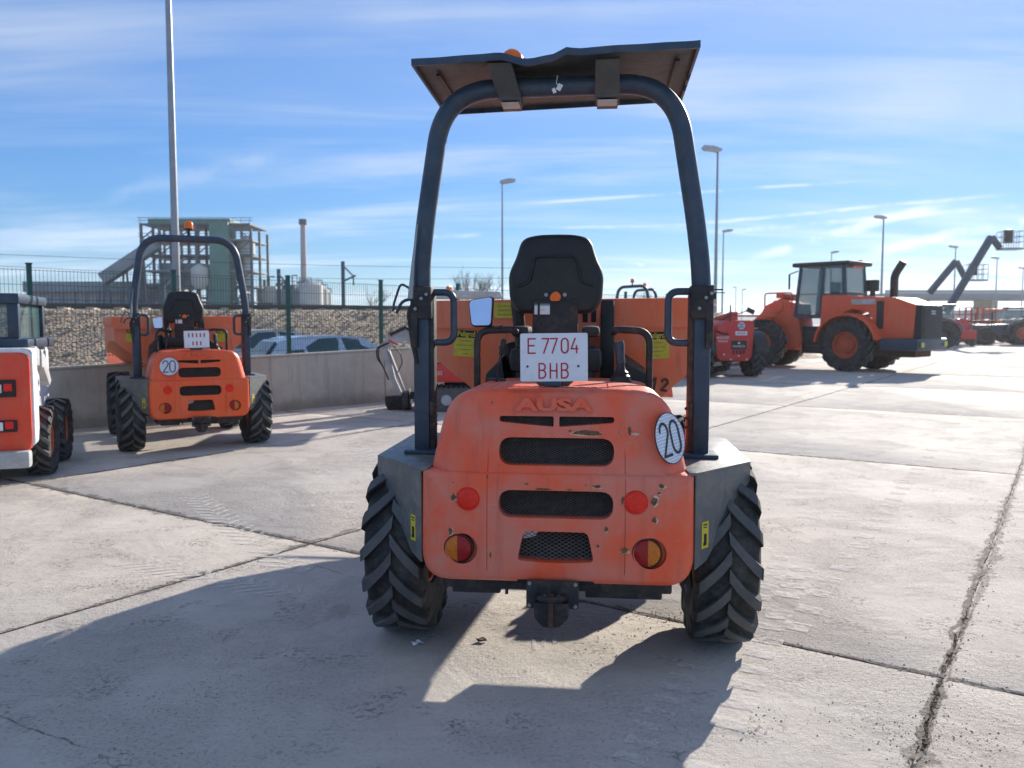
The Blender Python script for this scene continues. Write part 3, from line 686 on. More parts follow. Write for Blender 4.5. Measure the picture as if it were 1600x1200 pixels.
ch = thing('chimney', 'tall slim pinkish chimney with a dark top, above the silos', 'chimney', (P2(476, 500, 160).x, 160, 0))
MB().tube([(0, 0, 0), (0, 0, 10), (0, 0, 21)], [.66, .58, .46], 20).build('shaft', 'stack', ch); m_ = MB()
m_.cyl((0, 0, 20.2), (0, 0, 21.2), .78, n=20); m_.cyl((0, 0, 9.0), (0, 0, 9.3), 1.4, n=20)
for i in range(10): a_ = i * .628; m_.box((1.35 * math.cos(a_), 1.35 * math.sin(a_), 9.8), (.07, .07, 1.1))
m_.build('ladder_platform', 'plantsteel', ch)
for i, (px, r_, top, mt) in enumerate(((486, 2.1, 439, 'plantwhite'), (500, 1.5, 446, 'plantwhite'), (470, 1.6, 447, 'plantgrey'), (510, 1.0, 452, 'plantwhite'))):
    p = P2(px, top, 152 + i * 2.5); s_ = thing('silo', ['widest pale silo, right of the chimney base', 'pale silo right of the widest one', 'grey silo left of the chimney base', 'smallest pale silo at the right end of the silo row'][i], 'silo', (p.x, p.y, 0), 0, 'pale silos by the chimney')
    MB().lathe([(0, r_), (p.z - .8, r_), (p.z, r_ * .35), (p.z, .001)], 'z', 24).build('tank', mt, s_)
    m_ = MB()
    for k in range(10): m_.box((r_ * .98 * math.cos(k * .628), r_ * .98 * math.sin(k * .628), p.z - .3), (.07, .07, 1.1))
    m_.lathe([(p.z + .1, r_), (p.z + .2, r_), (p.z + .2, r_ - .08), (p.z + .1, r_ - .08)], 'z', 20); m_.build('railing', 'plantsteel', s_, 0)
for i, (px, w_, top, mt) in enumerate(((415, 3.4, 447, 'plantwhite'), (435, 3.0, 452, 'plantgrey'), (451, 2.2, 445, 'plantsteel'))):
    p = P2(px, top, 158 + i); s_ = thing('plant_building', ['pale plant block right of the steel tower', 'grey plant block between the tower and the chimney', 'dark plant block just left of the chimney'][i], 'industrial building', (p.x, p.y, 0))
    MB().box((0, 2, p.z / 2), (w_, 4, p.z), .04).build('wall', mt, s_)
    m_ = MB(); m_.cyl((-.5, 1, p.z), (-.5, 1, p.z + 1.2), .3); m_.tube([(.6, .5, p.z), (.6, .5, p.z + 1.8), (1.6, .5, p.z + 1.8)], .15, 8); m_.box((0, -.04, p.z * .6), (w_ * .8, .1, .5)); m_.build('roof_pipes', 'plantsteel', s_, kind='stuff')

# far hills, overpass and far right buildings
mb = MB(); pts = []
for i in range(61):
    x = -900 + i * 30; pts.append((x, 900 + 60 * math.sin(i * .2), 12 + 9 * noise.noise(Vector((i * .13, 1, 0))) + 4 * noise.noise(Vector((i * .5, 1, 3)))))
vs = [(x, y, -2) for x, y, z in pts] + pts + [(x, y + 300, -2) for x, y, z in pts]; n = len(pts)
fs = [(i, i + 1, n + i + 1, n + i) for i in range(n - 1)] + [(n + i, n + i + 1, 2 * n + i + 1, 2 * n + i) for i in range(n - 1)]
mb.add(vs, fs); hl = mb.build('distant_hills', simple('blue_hill', (.16, .19, .22), .95, 0, .1, .01), None, 60, recalc=False); hl['kind'] = 'structure'
ov = thing('overpass', 'long grey road overpass on pillars beyond the machines at right', 'bridge', (P2(1540, 465, 150).x, 150, 0))
MB().box((22, 0, 6.15), (84, 9, 1.15), .05).build('deck', simple('overpass_concrete', (.20, .225, .26), .8), ov)
MB().box((22, -4.4, 7.0), (84, .25, .5)).build('parapet', 'galv', ov, 0)
for i in range(7): MB().box((-12 + i * 12, 0, 2.8), (1.1, 6, 5.6), .1).build('pillar', 'wall', ov)
for i, (px, w_, h_) in enumerate(((1490, 14, 3.4), (1560, 18, 4.2))):
    p = P2(px, 500, 190 + 6 * i); s_ = thing('warehouse', ['pale warehouse under the overpass, behind the boom lifts', 'pale warehouse under the overpass at the right edge'][i], 'warehouse', (p.x, p.y, 0))
    MB().box((0, 0, h_ / 2), (w_, 8, h_)).build('wall', 'plantwhite', s_, 0); MB().box((0, 0, h_ + .15), (w_ + .4, 8.4, .3)).build('roof', 'plantgrey', s_, 0)
    for k in range(5): MB().box((-w_ * .4 + k * w_ * .2, -4.03, h_ * .45), (w_ * .1, .1, h_ * .6)).build('door', 'plantsteel', s_, 0)

# bare trees and shrubs beyond the fence
def bare_tree(x, y, h, lab, seed, z0=1.95):
    rnd = random.Random(seed); o = thing('bare_tree', lab, 'bare tree', (x, y, z0), 0, 'leafless bushes beyond the fence'); tr = MB(); tw_ = MB()
    def grow(p, d, l, r_, lev):
        n_ = 4; pts = [p]
        for i in range(n_):
            d = (d + Vector((rnd.uniform(-.16, .16), rnd.uniform(-.16, .16), .05))).normalized(); p = p + d * l / n_; pts.append(p)
        (tr if lev < 2 else tw_).tube(pts, [r_ * (1 - .55 * i / n_) for i in range(n_ + 1)], 5 if lev < 2 else 3, cap=False)
        if lev < 4:
            for k in range(4 if lev < 3 else 3):
                a_ = rnd.uniform(0, 6.28); sp = rnd.uniform(.35, .75); q = pts[rnd.choice((1, 2, 3, 4, 4))]
                grow(q, (d + Vector((math.cos(a_), math.sin(a_), rnd.uniform(-.1, .3))) * sp).normalized(), l * rnd.uniform(.55, .8), r_ * .48, lev + 1)
    for k in range(3):
        a_ = rnd.uniform(0, 6.28); grow(Vector((0, 0, 0)), Vector((math.cos(a_) * .45, math.sin(a_) * .3, 1)).normalized(), h * .40, h * .02, 0)
    tr.build('trunk', 'bark', o, 60, recalc=False); tw_.build('twigs', 'bark', o, 0, recalc=False)
def crest(px, back=6.):
    s = s_at(px, back); q = EA + ED * s + EN * back; return q
for i, (px, h, lab) in enumerate(((740, 2.5, 'leafless bush between the mirror and the slim lamp post'), (768, 2.2, 'leafless bush right beside the slim lamp post'), (715, 1.7, 'low leafless bush just left of the mirror'), (585, 1.5, 'small leafless bush beyond the fence right of the silver car'), (1010, 1.5, 'small leafless bush showing over the orange skip'), (1035, 1.2, 'smallest twiggy bush over the right end of the skip'))):
    q = crest(px, 7.0); bare_tree(q.x, q.y, h, lab, 11 + i)

# ------------------------------------------------------------------ the dumpers
TR = .455; DROP = .0625; TM = tyre_mesh(TR, .295, .215, 17, .036, .36, 1, .068); RML = rim_mesh(.215, .26, 'hub', -1); RMR = rim_mesh(.215, .26, 'hub', 1)
def hood_outline(half, k=1):
    right = [Vector((x, 0, z)) for x, z in half]
    left = [Vector((-p.x, 0, p.z)) for p in right[::-1] if p.x > 1e-4]
    return right + left
def resample(poly, n=120):
    L = [0]; m = len(poly)
    for i in range(m): L.append(L[-1] + (poly[(i + 1) % m] - poly[i]).length)
    out = []; j = 0
    for k in range(n):
        s = L[-1] * k / n
        while L[j + 1] < s: j += 1
        out.append(poly[j].lerp(poly[(j + 1) % m], (s - L[j]) / max(1e-9, L[j + 1] - L[j])))
    return out
def inset_rings(poly, prof, rx, rz, shear=0., z0=0.):
    """rings of a rounded end: prof = list of (t in 0..1 of a quarter turn), rx / rz rounding radius towards sides / top"""
    m = len(poly); rings = []; nor = []
    for i in range(m):
        d = poly[(i + 1) % m] - poly[i - 1]; n_ = Vector((d.z, 0, -d.x)).normalized(); nor.append(n_)
    for tq in prof:
        ring = []
        for p, n_ in zip(poly, nor):
            rr_ = rx * n_.x ** 2 + rz * n_.z ** 2
            ring.append(Vector((p.x - n_.x * rr_ * (1 - math.sin(tq)), rr_ * (1 - math.cos(tq)) + shear * (p.z - z0) + tq * .002, p.z - n_.z * rr_ * (1 - math.sin(tq)))))
        rings.append(ring)
    return rings
def make_dumper(name, label, loc, yaw, paint='orange', canopy=True, main=True, disc=1, group='orange site dumpers'):
    d = thing(name, label, 'site dumper', loc, yaw, group)
    # --- hood (upper moulding)
    half = fillet([(.0, 0, .80), (.572, 0, .80), (.572, 0, .86), (.530, 0, 1.04), (.500, 0, 1.13), (.43, 0, 1.195), (.30, 0, 1.212), (0, 0, 1.218)], [0, 0, .02, .05, .07, .09, .05, 0], 4)
    poly = resample(hood_outline([(p.x, p.z) for p in half]), 132)
    rings = inset_rings(poly, [0, .26, .52, .78, 1.05, 1.31, math.pi / 2], .13, .045, .10, .84)
    rings = [[p + Vector((0, .022, 0)) for p in r_] for r_ in rings]
    back = [Vector((p.x * .985, .84, p.z - .004)) for p in poly]; rings.append(back)
    hood = MB().loft(rings).build('hood', paint, d)
    def pz(pts, a, b): return MB().prism(pts, 'y', a, b).mesh('c', 'void', 0)
    cut = []
    ovalU = [(p.x, p.z) for p in fillet([(-.252, 0, .877), (.252, 0, .877), (.252, 0, .999), (-.252, 0, .999)], .085, 8, True)]
    cut.append(pz(ovalU, -.2, .12))
    for s in (-1, 1):
        sl_ = [(p.x, p.z) for p in fillet([(s * .012 + s * 0, 0, 1.092), (s * .012 + 0, 0, 1.046), (s * .14, 0, 1.056), (s * .252, 0, 1.066), (s * .252, 0, 1.092)], [.008, .008, .02, .012, .012], 4, True)]
        sl_ = [(x - .0, z) for x, z in sl_]; cut.append(pz(sl_, -.2, .12))
        cut.append(pz([(s * .300, .80), (s * .3025, .80), (s * .2965, 1.19), (s * .294, 1.19)], -.2, .034))
    for x0, x1, y0, y1 in ((-.36, .36, .42, .426), (-.30, -.294, .10, .42), (.22, .226, .10, .42), (-.36, .36, .60, .606)):
        cut.append(MB().box(((x0 + x1) / 2, (y0 + y1) / 2, 1.22), (x1 - x0, y1 - y0, .03)).mesh('c', 'void', 0))
    boolcut(hood, cut)
    # --- lower cowl
    lp = [Vector(p) for p in fillet([(-.600, 0, .362), (.600, 0, .362), (.600, 0, .848), (-.600, 0, .848)], [.13, .13, .022, .022], 8, True)]
    lp = resample(lp, 120)
    rings = inset_rings(lp, [0, .3, .6, .9, 1.2, math.pi / 2], .055, .028, .03, .84)
    rings.append([Vector((p.x, .40, p.z)) for p in lp])
    cowl = MB().loft(rings).build('rear_cowl', paint, d)
    cut = []
    ovalL = [(p.x, p.z) for p in fillet([(-.250, 0, .650), (.250, 0, .650), (.250, 0, .772), (-.250, 0, .772)], .085, 8, True)]
    trap = [(p.x, p.z) for p in fillet([(-.168, 0, .462), (0, 0, .452), (.168, 0, .462), (.140, 0, .592), (-.140, 0, .592)], [.02, .1, .02, .025, .025], 5, True)]
    cut += [pz(ovalL, -.2, .085), pz(trap, -.2, .085)]
    for s in (-1, 1):
        cut.append(pz([(s * .300, .41), (s * .3025, .41), (s * .3025, .86), (s * .300, .86)], -.2, .006))
        cut.append(pz([(s * .412 + .068 * math.cos(a_ * .2618), .507 + .068 * math.sin(a_ * .2618)) for a_ in range(24)], -.2, .018))
    boolcut(cowl, cut)
    # grille wire with dark backing
    for (x, z, wd, hh, yy, cw, chh) in ((0, .938, .50, .12, .060, .021, .0105), (0, .711, .50, .12, .040, .021, .0105), (0, .523, .33, .125, .030, .030, .017)):
        g = lattice(wd, hh, cw, chh, .0009 if chh < .012 else .0014).build('wire_grille', 'mesh', d, 0, loc=(x, yy, z), recalc=False)
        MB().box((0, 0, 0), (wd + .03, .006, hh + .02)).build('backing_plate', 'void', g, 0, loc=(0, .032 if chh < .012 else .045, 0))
    sg = lattice(.50, .036, .017, .0085, .0011).build('wire_grille', 'mesh', d, 0, loc=(0, .075, 1.072), recalc=False)
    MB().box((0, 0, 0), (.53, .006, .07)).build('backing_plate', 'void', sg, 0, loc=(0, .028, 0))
    MB().prism([(-.150, .585), (-.075, .588), (-.088, .560), (-.105, .552), (-.120, .548), (-.155, .545)], 'y', .050, .056).build('grille_daylight_patch', 'platewhite', d, 0)  # white patch added behind the mesh in place of daylight showing through
    # embossed maker's name
    text('AUSA', .074, paint, d, (-.012, .042, 1.142), (R(84), 0, 0), .007, 1.75, 'embossed_lettering', bevel=.002, bold=.002)
    # --- tail lights
    for s in (-1, 1):
        u = MB().lathe([(-.004, .050), (-.010, .0495), (-.013, .046), (-.015, .030), (-.016, .001)], 'y', 36).build('reflector', 'redlens', d, 60, loc=(s * .366 - .02, .002, .728))
        MB().lathe([(-.004, .049), (-.008, .053), (.004, .056)], 'y', 36).build('bezel', paint, u, 60)
        lo = MB().lathe([(.014, .066), (-.012, .066), (-.014, .062), (-.008, .058), (.014, .058)], 'y', 40).build('tail_light', 'black', d, 60, loc=(s * .412 - .016, .002, .507))
        for half_, mt in ((s, 'amber'), (-s, 'darkredlens')):
            bm = bmesh.new(); tmp = MB().lathe([(.004, .060), (-.010, .060), (-.018, .050), (-.022, .030), (-.023, .001)], 'y', 40); me = tmp.mesh('lens', mt, 60); bm.from_mesh(me)
            bmesh.ops.bisect_plane(bm, geom=bm.verts[:] + bm.edges[:] + bm.faces[:], plane_co=(s * .004, 0, 0), plane_no=(half_, 0, 0), clear_inner=True); bm.to_mesh(me); bm.free()
            me.shade_smooth(); link('lens', me, lo)
    # --- chassis, hitch
    ch_ = MB(); ch_.box((0, .20, .340), (1.02, .30, .06), .01); ch_.box((0, .85, .68), (.34, 1.0, .14), .02); ch_.box((-.36, .16, .315), (.22, .2, .06), .01); ch_.box((.30, .20, .300), (.34, .24, .055), .01)
    ch_.box((0, .57, .43), (1.2, .13, .13), .03); ch_.box((0, 1.9, .72), (.4, 1.3, .14), .02); ch_.box((0, 2.42, .43), (1.3, .14, .14), .03)
    ch_.tube([(-.22, .05, .35), (-.22, .05, .29)], .008, 6); ch_.tube([(.56, .06, .36), (.57, .06, .32)], .012, 6); ch_.build('chassis', 'dark', d)
    hp = MB(); hp.prism([(p.x, p.z) for p in fillet([(-.124, 0, .262), (.104, 0, .262), (.104, 0, .385), (-.124, 0, .385)], .012, 3, True)], 'y', -.045, -.030); hi = hp.build('tow_hitch', 'dark', d)
    hq = MB(); hq.prism([(p.x, p.z) for p in fillet([(-.09, 0, .30), (.065, 0, .30), (.062, 0, .235), (.020, 0, .192), (-.050, 0, .192), (-.088, 0, .235)], .015, 4, True)], 'y', -.085, -.048, .004)
    hq.tube([(-.075, -.05, .315), (-.06, -.10, .325), (-.014, -.125, .328), (.032, -.10, .325), (.047, -.05, .315)], [.014] * 5, 8); hq.build('towing_jaw', 'dark', hi)
    MB().tube([(-.014, -.105, .345), (-.014, -.105, .200)], .011, 12).build('hitch_pin', 'rust', hi)
    m_ = MB()
    for bx, bz in ((-.11, .372), (.09, .372), (-.11, .275), (.09, .275), (-.045, .315), (.02, .315)): m_.lathe([(-.052, .001), (-.052, .008), (-.045, .010)], 'y', 6, (bx, 0, bz))
    m_.build('bolt', 'galv', hi, kind='stuff')
    MB().box((0, .05, .372), (.34, .12, .03), .01).build('skid_plate', 'void', d)
    # --- fenders
    for s in (-1, 1):
        f = MB()
        top = [(s * .575, .035), (s * .605, .030), (s * .892, .37), (s * .892, 1.16), (s * .80, 1.22), (s * .45, 1.22), (s * .45, .30), (s * .56, .25)]
        f.prism(top, 'z', .842, .856, .002)
        A = (s * .605, .030); B = (s * .892, .37)
        def fp(t_, z, off=0.): return (A[0] + (B[0] - A[0]) * t_ + off * s * .8, A[1] + (B[1] - A[1]) * t_ - off * .5, z)
        prof = [(0, .842), (1, .842), (1, .765), (.42, .545), (.20, .455), (0, .43)]
        vs = [fp(t_, z) for t_, z in prof] + [fp(t_, z, -.006) for t_, z in prof]
        f.add(vs, [tuple(range(6)), tuple(range(11, 5, -1))] + [(i, (i + 1) % 6, 6 + (i + 1) % 6, 6 + i) for i in range(6)])
        f.box((s * .889, .77, .80), (.006, .78, .082)); f.box((s * .52, .8, .70), (.01, .75, .30)); f.box((s * .54, 1.21, .70), (.5, .008, .28))
        fo = f.build('fender', 'grey', d, 25)
        # small yellow safety sticker on the slanted plate
        dirv = Vector((B[0] - A[0], B[1] - A[1], 0)).normalized(); ang = math.atan2(dirv.y, dirv.x) if s > 0 else math.atan2(-dirv.y, -dirv.x)
        c = Vector(fp(.16, .573)) + Vector((s * .8, -.5, 0)) * .002
        stk = MB().box((0, 0, 0), (.052 if s > 0 else .046, .001, .118)).build('sticker', 'yellow', fo, 0, loc=c, rot=(0, 0, ang))
        m_ = MB(); m_.box((.001, -.001, -.020), (.020, .0008, .050)); m_.box((-.005, -.001, -.040), (.018, .0008, .014)); m_.box((0, -.001, .046), (.030, .0008, .006)); m_.box((0, -.001, .034), (.026, .0008, .005)); m_.build('pictogram', 'ink', stk, 0)
    # --- wheels
    for s in (-1, 1):
        rm = RML if s < 0 else RMR
        wheel(d, s * .772, .57, TM, rm, TR - DROP, 0, .13 if s < 0 else .02); wheel(d, s * .772, 2.42, TM, rm, TR - DROP, 0, .3)['front'] = 1
    # --- roll-over frame
    y0 = .50
    for s in (-1, 1):
        x = -.690 if s < 0 else .672
        p_ = MB(); p_.box((x, y0, 1.262), (.078, .085, .81), .010); p_.box((x + .006 * -s, y0 - .02, .866), (.17, .15, .020), .004)
        post = p_.build('post', 'steel', d)
        h_ = MB(); h_.box((x - s * .048, y0 + .005, 1.25), (.030, .07, .78), .006); h_.box((x - s * .052, y0 - .035, 1.08), (.022, .03, .07), .004)
        for zz in (1.0, 1.045, 1.09): h_.lathe([(-.014, .001), (-.014, .008), (0, .009)], 'y', 6, (x - s * .07, y0 - .03, zz))
        h_.build('hinge_bar', 'rust' if s > 0 else 'dark', post)
        b2 = MB(); b2.box((x - s * .012, y0 - .010, 1.60), (.092, .115, .16), .012); b2.box((x + s * .03, y0 - .055, 1.53), (.035, .030, .30), .006); b2.cyl((x - .06, y0 - .03, 1.63), (x + .06, y0 - .03, 1.63), .016, n=12)
        b2.cyl((x - .03, y0 - .07, 1.655), (x - .03, y0 - .03, 1.655), .012, n=6); b2.build('hinge_bracket', 'dark', post)
        for q in ((x + .035, 1.64), (x - .02, 1.57), (x + .01, 1.62)): MB().lathe([(-.012, .001), (-.012, .008), (0, .009)], 'y', 6, (q[0], y0 - .072, q[1])).build('bolt', 'galv', post)
    pth = [(-.695, y0, 1.68), (-.694, y0, 1.80), (-.672, y0, 2.0), (-.575, y0, 2.625), (.530, y0, 2.635), (.636, y0, 1.99), (.660, y0, 1.80), (.668, y0, 1.68)]
    fr = fillet(pth, [0, .05, .12, .255, .255, .12, .05, 0], 14)
    MB().tube(fr, .046, 20).build('roll_bar', 'steel', d, 60)
    # D-shaped grab handles and cabin side hoops
    for s in (-1, 1):
        x = s * .635 - .008
        MB().tube(fillet([(x, y0, 1.652), (s * .523 - .01, y0, 1.652), (s * .523 - .01, y0, 1.405), (x, y0, 1.405)], .052, 8), .0175, 12).build('grab_handle', 'steel', d, 60)
        MB().tube(fillet([(s * .432, .60, .95), (s * .432, .60, 1.462), (s * .262, .60, 1.468), (s * .262, .95, 1.45)], [0, .07, .05, 0], 8), .0175, 12).build('side_hoop', 'dark', d, 60)
    gs = MB(); gs.tube([(-.700, y0 - .06, 1.98), (-.722, y0 - .06, 1.80), (-.735, y0 - .065, 1.62)], [.004, .008, .016], 6); gs.build('stay_rod', 'galv', d, 60)
    for k, pp in enumerate(([(-.73, .46, 1.66), (-.80, .50, 1.70), (-.84, .52, 1.60), (-.845, .52, 1.56)], [(-.73, .46, 1.62), (-.79, .48, 1.61), (-.82, .49, 1.55)], [(-.69, .44, 1.64), (-.75, .44, 1.56), (-.735, .45, 1.42), (-.71, .45, 1.30)])):
        MB().tube(fillet(pp, .03, 5), .006 + .002 * k, 8).build('cable', 'steel' if k < 2 else 'black', d, 60)
    mb_ = MB(); mb_.box((.745, .50, 1.66), (.05, .02, .006)); mb_.box((.75, .50, 1.645), (.06, .004, .004)); mb_.build('clip', 'dark', d)
    MB().prism([(.560, .856), (.640, .856), (.640, 1.32), (.612, 1.32), (.606, .93)], 'y', .525, .54).build('side_bracket', paint, d)
    if canopy:
        nx, ny = 44, 14; vs = []; fs = []
        def cz(x, y):
            z = 2.735 + .030 * x - .02 * (y - .3)
            e = math.exp(-((y - .28) / .20) ** 2)
            z += e * (-.034 * math.exp(-((x + .14) / .10) ** 2) + .016 * math.exp(-((x - .02) / .035) ** 2) + .008 * math.exp(-((x + .27) / .06) ** 2) - .012 * math.exp(-((x + .02) / .05) ** 2))
            return z
        xs = [-.690 + 1.312 * i / nx for i in range(nx + 1)]; ys = [.30 + .86 * j / ny for j in range(ny + 1)]
        for top in (1, 0):
            for j in range(ny + 1):
                for i in range(nx + 1): vs.append((xs[i], ys[j] + (.01 * noise.noise(Vector((xs[i] * 6, 0, 0))) if j == 0 else 0), cz(xs[i], ys[j]) + (.004 if top else 0)))
        n1 = (nx + 1) * (ny + 1)
        for j in range(ny):
            for i in range(nx): a_ = j * (nx + 1) + i; fs.append((a_, a_ + 1, a_ + nx + 2, a_ + nx + 1)); fs.append((n1 + a_, n1 + a_ + nx + 1, n1 + a_ + nx + 2, n1 + a_ + 1))
        per = [i for i in range(nx + 1)] + [j * (nx + 1) + nx for j in range(1, ny + 1)] + [ny * (nx + 1) + i for i in range(nx - 1, -1, -1)] + [j * (nx + 1) for j in range(ny - 1, 0, -1)]
        for a_, b_ in zip(per, per[1:] + per[:1]): fs.append((a_, n1 + a_, n1 + b_, b_))
        cn = MB().add(vs, fs).build('canopy', 'canopy', d, 40)
        # folded lips hanging round the four sides
        lip = MB()
        def strip(P_, ht, th):
            for (a_, b_) in zip(P_, P_[1:]):
                n_ = Vector((-(b_ - a_).y, (b_ - a_).x, 0)).normalized() * th
                lip.add([a_ + V3(0, 0, .006), b_ + V3(0, 0, .006), b_ - V3(0, 0, ht), a_ - V3(0, 0, ht), a_ + n_ + V3(0, 0, .006), b_ + n_ + V3(0, 0, .006), b_ + n_ - V3(0, 0, ht), a_ + n_ - V3(0, 0, ht)],
                        [(0, 1, 2, 3), (7, 6, 5, 4), (0, 4, 5, 1), (3, 2, 6, 7), (0, 3, 7, 4), (1, 5, 6, 2)])
        strip([Vector((x, .298 + .01 * noise.noise(Vector((x * 6, 0, 0))), cz(x, .30))) for x in xs], .026, .012)
        strip([Vector((x, 1.162, cz(x, 1.16))) for x in xs[::-1]], .024, .012)
        strip([Vector((.624, y, cz(.622, y))) for y in ys], .024, .012); strip([Vector((-.692, y, cz(-.69, y))) for y in ys[::-1]], .024, .012)
        lip.build('canopy_lip', 'steel', cn, 40)
        for s in (-1, 1):
            x = -.60 if s < 0 else .54; m_ = MB(); m_.box((x, .74, cz(x, .7) - .012), (.022, .52, .012), .003); m_.build('stiffener', 'black', cn)
            x0, x1 = (-.292, -.205) if s < 0 else (.165, .262); xt0, xt1 = (-.345, -.232) if s < 0 else (.158, .265)
            b3 = MB(); b3.loft([[Vector(p) for p in ((xt0, .335, 2.700), (xt1, .335, 2.700), (xt1, .350, 2.715), (xt0, .350, 2.715))], [Vector(p) for p in ((x0 - .01, .44, 2.572), (x1 + .01, .44, 2.572), (x1 + .01, .455, 2.58), (x0 - .01, .455, 2.58))]])
            b3.loft([[Vector(p) for p in ((x0 - .01, .44, 2.572), (x1 + .01, .44, 2.572), (x1 + .01, .44, 2.560), (x0 - .01, .44, 2.560))], [Vector(p) for p in ((x0, .60, 2.556), (x1, .60, 2.556), (x1, .60, 2.544), (x0, .60, 2.544))]])
            b3.box(((x0 + x1) / 2, .545, 2.63), (abs(x1 - x0) + .02, .02, .15)); b3.build('canopy_bracket', 'brk', d)
            MB().box(((x0 + x1) / 2, .50, 2.548), (abs(x1 - x0) * .95, .10, .006)).build('bracket_pad', 'grey2', d)
        MB().box((-.02, .66, 2.66), (.56, .30, .04), .01).build('cross_plate', 'dark', d)
        m_ = MB(); m_.box((-.01, .40, 2.60), (.022, .004, .03), 0, (.5, 'Y')); m_.box((-.035, .40, 2.585), (.016, .004, .022), 0, (-.4, 'Y')); m_.tube([(-.02, .42, 2.66), (-.025, .40, 2.62), (-.01, .40, 2.60)], .002, 5); m_.build('paper_tag', 'white', d)
        bx, by, bz = -.235, .42, 2.728
    else:
        bx, by, bz = -.02, .50, 2.76
        MB().cyl((bx, by, 2.66), (bx, by, bz), .02, n=10).build('beacon_stem', 'dark', d)
    be = MB().lathe([(0, .052), (.012, .053), (.028, .050), (.045, .036), (.056, .018), (.058, .001)] if canopy else [(0, .055), (.06, .055), (.085, .045), (.10, .02), (.10, .001)], 'z', 24, (bx, by, bz)).build('beacon', 'beacon', d, 60)
    MB().cyl((bx, by, bz - .012), (bx, by, bz + .001), .058, n=20).build('beacon_base', 'black', be)
    # --- seat
    cx = -.052
    half_ = fillet([(0, 0, 1.552), (.205, 0, 1.552), (.250, 0, 1.62), (.258, 0, 1.765), (.212, 0, 1.86), (.188, 0, 1.955), (.10, 0, 1.976), (0, 0, 1.978)], [0, .04, .05, .04, .05, .045, .04, 0], 5)
    sp = resample(hood_outline([(p.x, p.z) for p in half_]), 80)
    sr = inset_rings(sp, [0, .4, .8, 1.2, math.pi / 2], .035, .03)
    sr2 = [[Vector((p.x + cx, .90 + .0 + p.y + (p.z - 1.55) * .06, p.z)) for p in r_] for r_ in sr]
    sr3 = [[Vector((p.x + cx, 1.05 - p.y + (p.z - 1.55) * .06, p.z)) for p in r_] for r_ in sr[::-1]]
    st_ = MB().loft(sr2 + sr3).build('backrest', 'black', d)
    m_ = MB()
    rib = fillet([(cx - .20, .925, 1.70), (cx - .14, .925, 1.72), (cx - .11, .93, 1.86), (cx + .11, .93, 1.86), (cx + .14, .925, 1.72), (cx + .20, .925, 1.70)], .03, 5); m_.tube([(p.x, p.y - .018, p.z) for p in rib], .008, 6); m_.build('seam', 'black', st_, 60)
    for s in (-.05, .05): MB().lathe([(-.006, .001), (-.006, .010), (.004, .011)], 'y', 10, (cx + .0 + s, .908, 1.652)).build('screw', 'galv', st_)
    kn = fillet([(-.026, 0, 0), (.026, 0, 0), (.032, 0, .03), (.01, 0, .052), (-.01, 0, .048), (-.030, 0, .024)], .012, 4, True); MB().prism([(p.x, p.z) for p in kn], 'y', -.02, .006, .003).build('adjuster_knob', 'beacon', st_, loc=(cx, .895, 1.618))
    bp_ = MB(); bp_.box((-.052, .905, 1.49), (.245, .03, .27), .01); bp_.box((-.14, .886, 1.56), (.012, .006, .10)); bp_.box((-.05, .886, 1.58), (.006, .006, .05)); bp_.build('seat_back_plate', 'dark', d)
    lbk = MB().box((-.122, .887, 1.575), (.082, .002, .056)).build('white_label', 'white', d, 0); MB().box((-.122, .8855, 1.598), (.082, .001, .008)).build('label_stripe', simple('teal_print', (.05, .28, .25), .5), lbk, 0); MB().box((-.122, .8855, 1.57), (.03, .001, .003)).build('label_print', 'grey2', lbk, 0)
    bs = MB(); bs.box((cx, 1.12, 1.30), (.50, .50, .14), .05); bs.box((cx, 1.12, 1.12), (.42, .46, .26), .02); bs.box((0, 1.0, 1.02), (.95, .75, .22), .03); bs.build('seat_base', 'black', d)
    for s in (-1, 1):
        m_ = MB(); xa = cx + s * .19; pr = fillet([(xa, .93, 1.452), (xa, 1.20, 1.462), (xa, 1.24, 1.455)], .02, 4)
        m_.box((xa, 1.08, 1.455), (.10, .36, .062), .028); m_.box((xa - s * .02, .95, 1.40), (.03, .05, .12), .01); m_.build('armrest', 'black', d)
        sh = MB(); sh.loft([[Vector((s * .30 + cx * .5, .98, 1.10)), Vector((s * .30 + cx * .5, 1.5, 1.10)), Vector((s * .33 + cx * .5, 1.4, 1.34)), Vector((s * .33 + cx * .5, 1.0, 1.30))], [Vector((s * .455, .98, 1.10)), Vector((s * .455, 1.5, 1.10)), Vector((s * .45, 1.4, 1.24)), Vector((s * .44, 1.0, 1.22))]])
        sh.build('side_shell', 'black', d)
    m_ = MB(); m_.prism([(1.30, 1.05), (1.55, 1.05), (1.50, 1.60), (1.42, 1.64), (1.36, 1.55)], 'x', .19, .27, .01); m_.build('control_console', 'black', d)
    m_ = MB(); m_.box((.12, 1.38, 1.53), (.13, .01, .22)); cb = m_.build('vent_panel', paint, d); MB().box((.10, 1.372, 1.55), (.03, .006, .09), .008).build('slot', 'void', cb); MB().box((.15, 1.372, 1.55), (.03, .006, .09), .008).build('slot', 'void', cb)
    m_ = MB(); m_.tube([(-.25, 1.20, 1.1), (-.35, 1.2, 1.38)], .05, 10); m_.tube([(-.23, 1.05, 1.2), (-.27, 1.0, 1.62)], .035, 10); m_.build('belt_housing', 'black', d, 60)
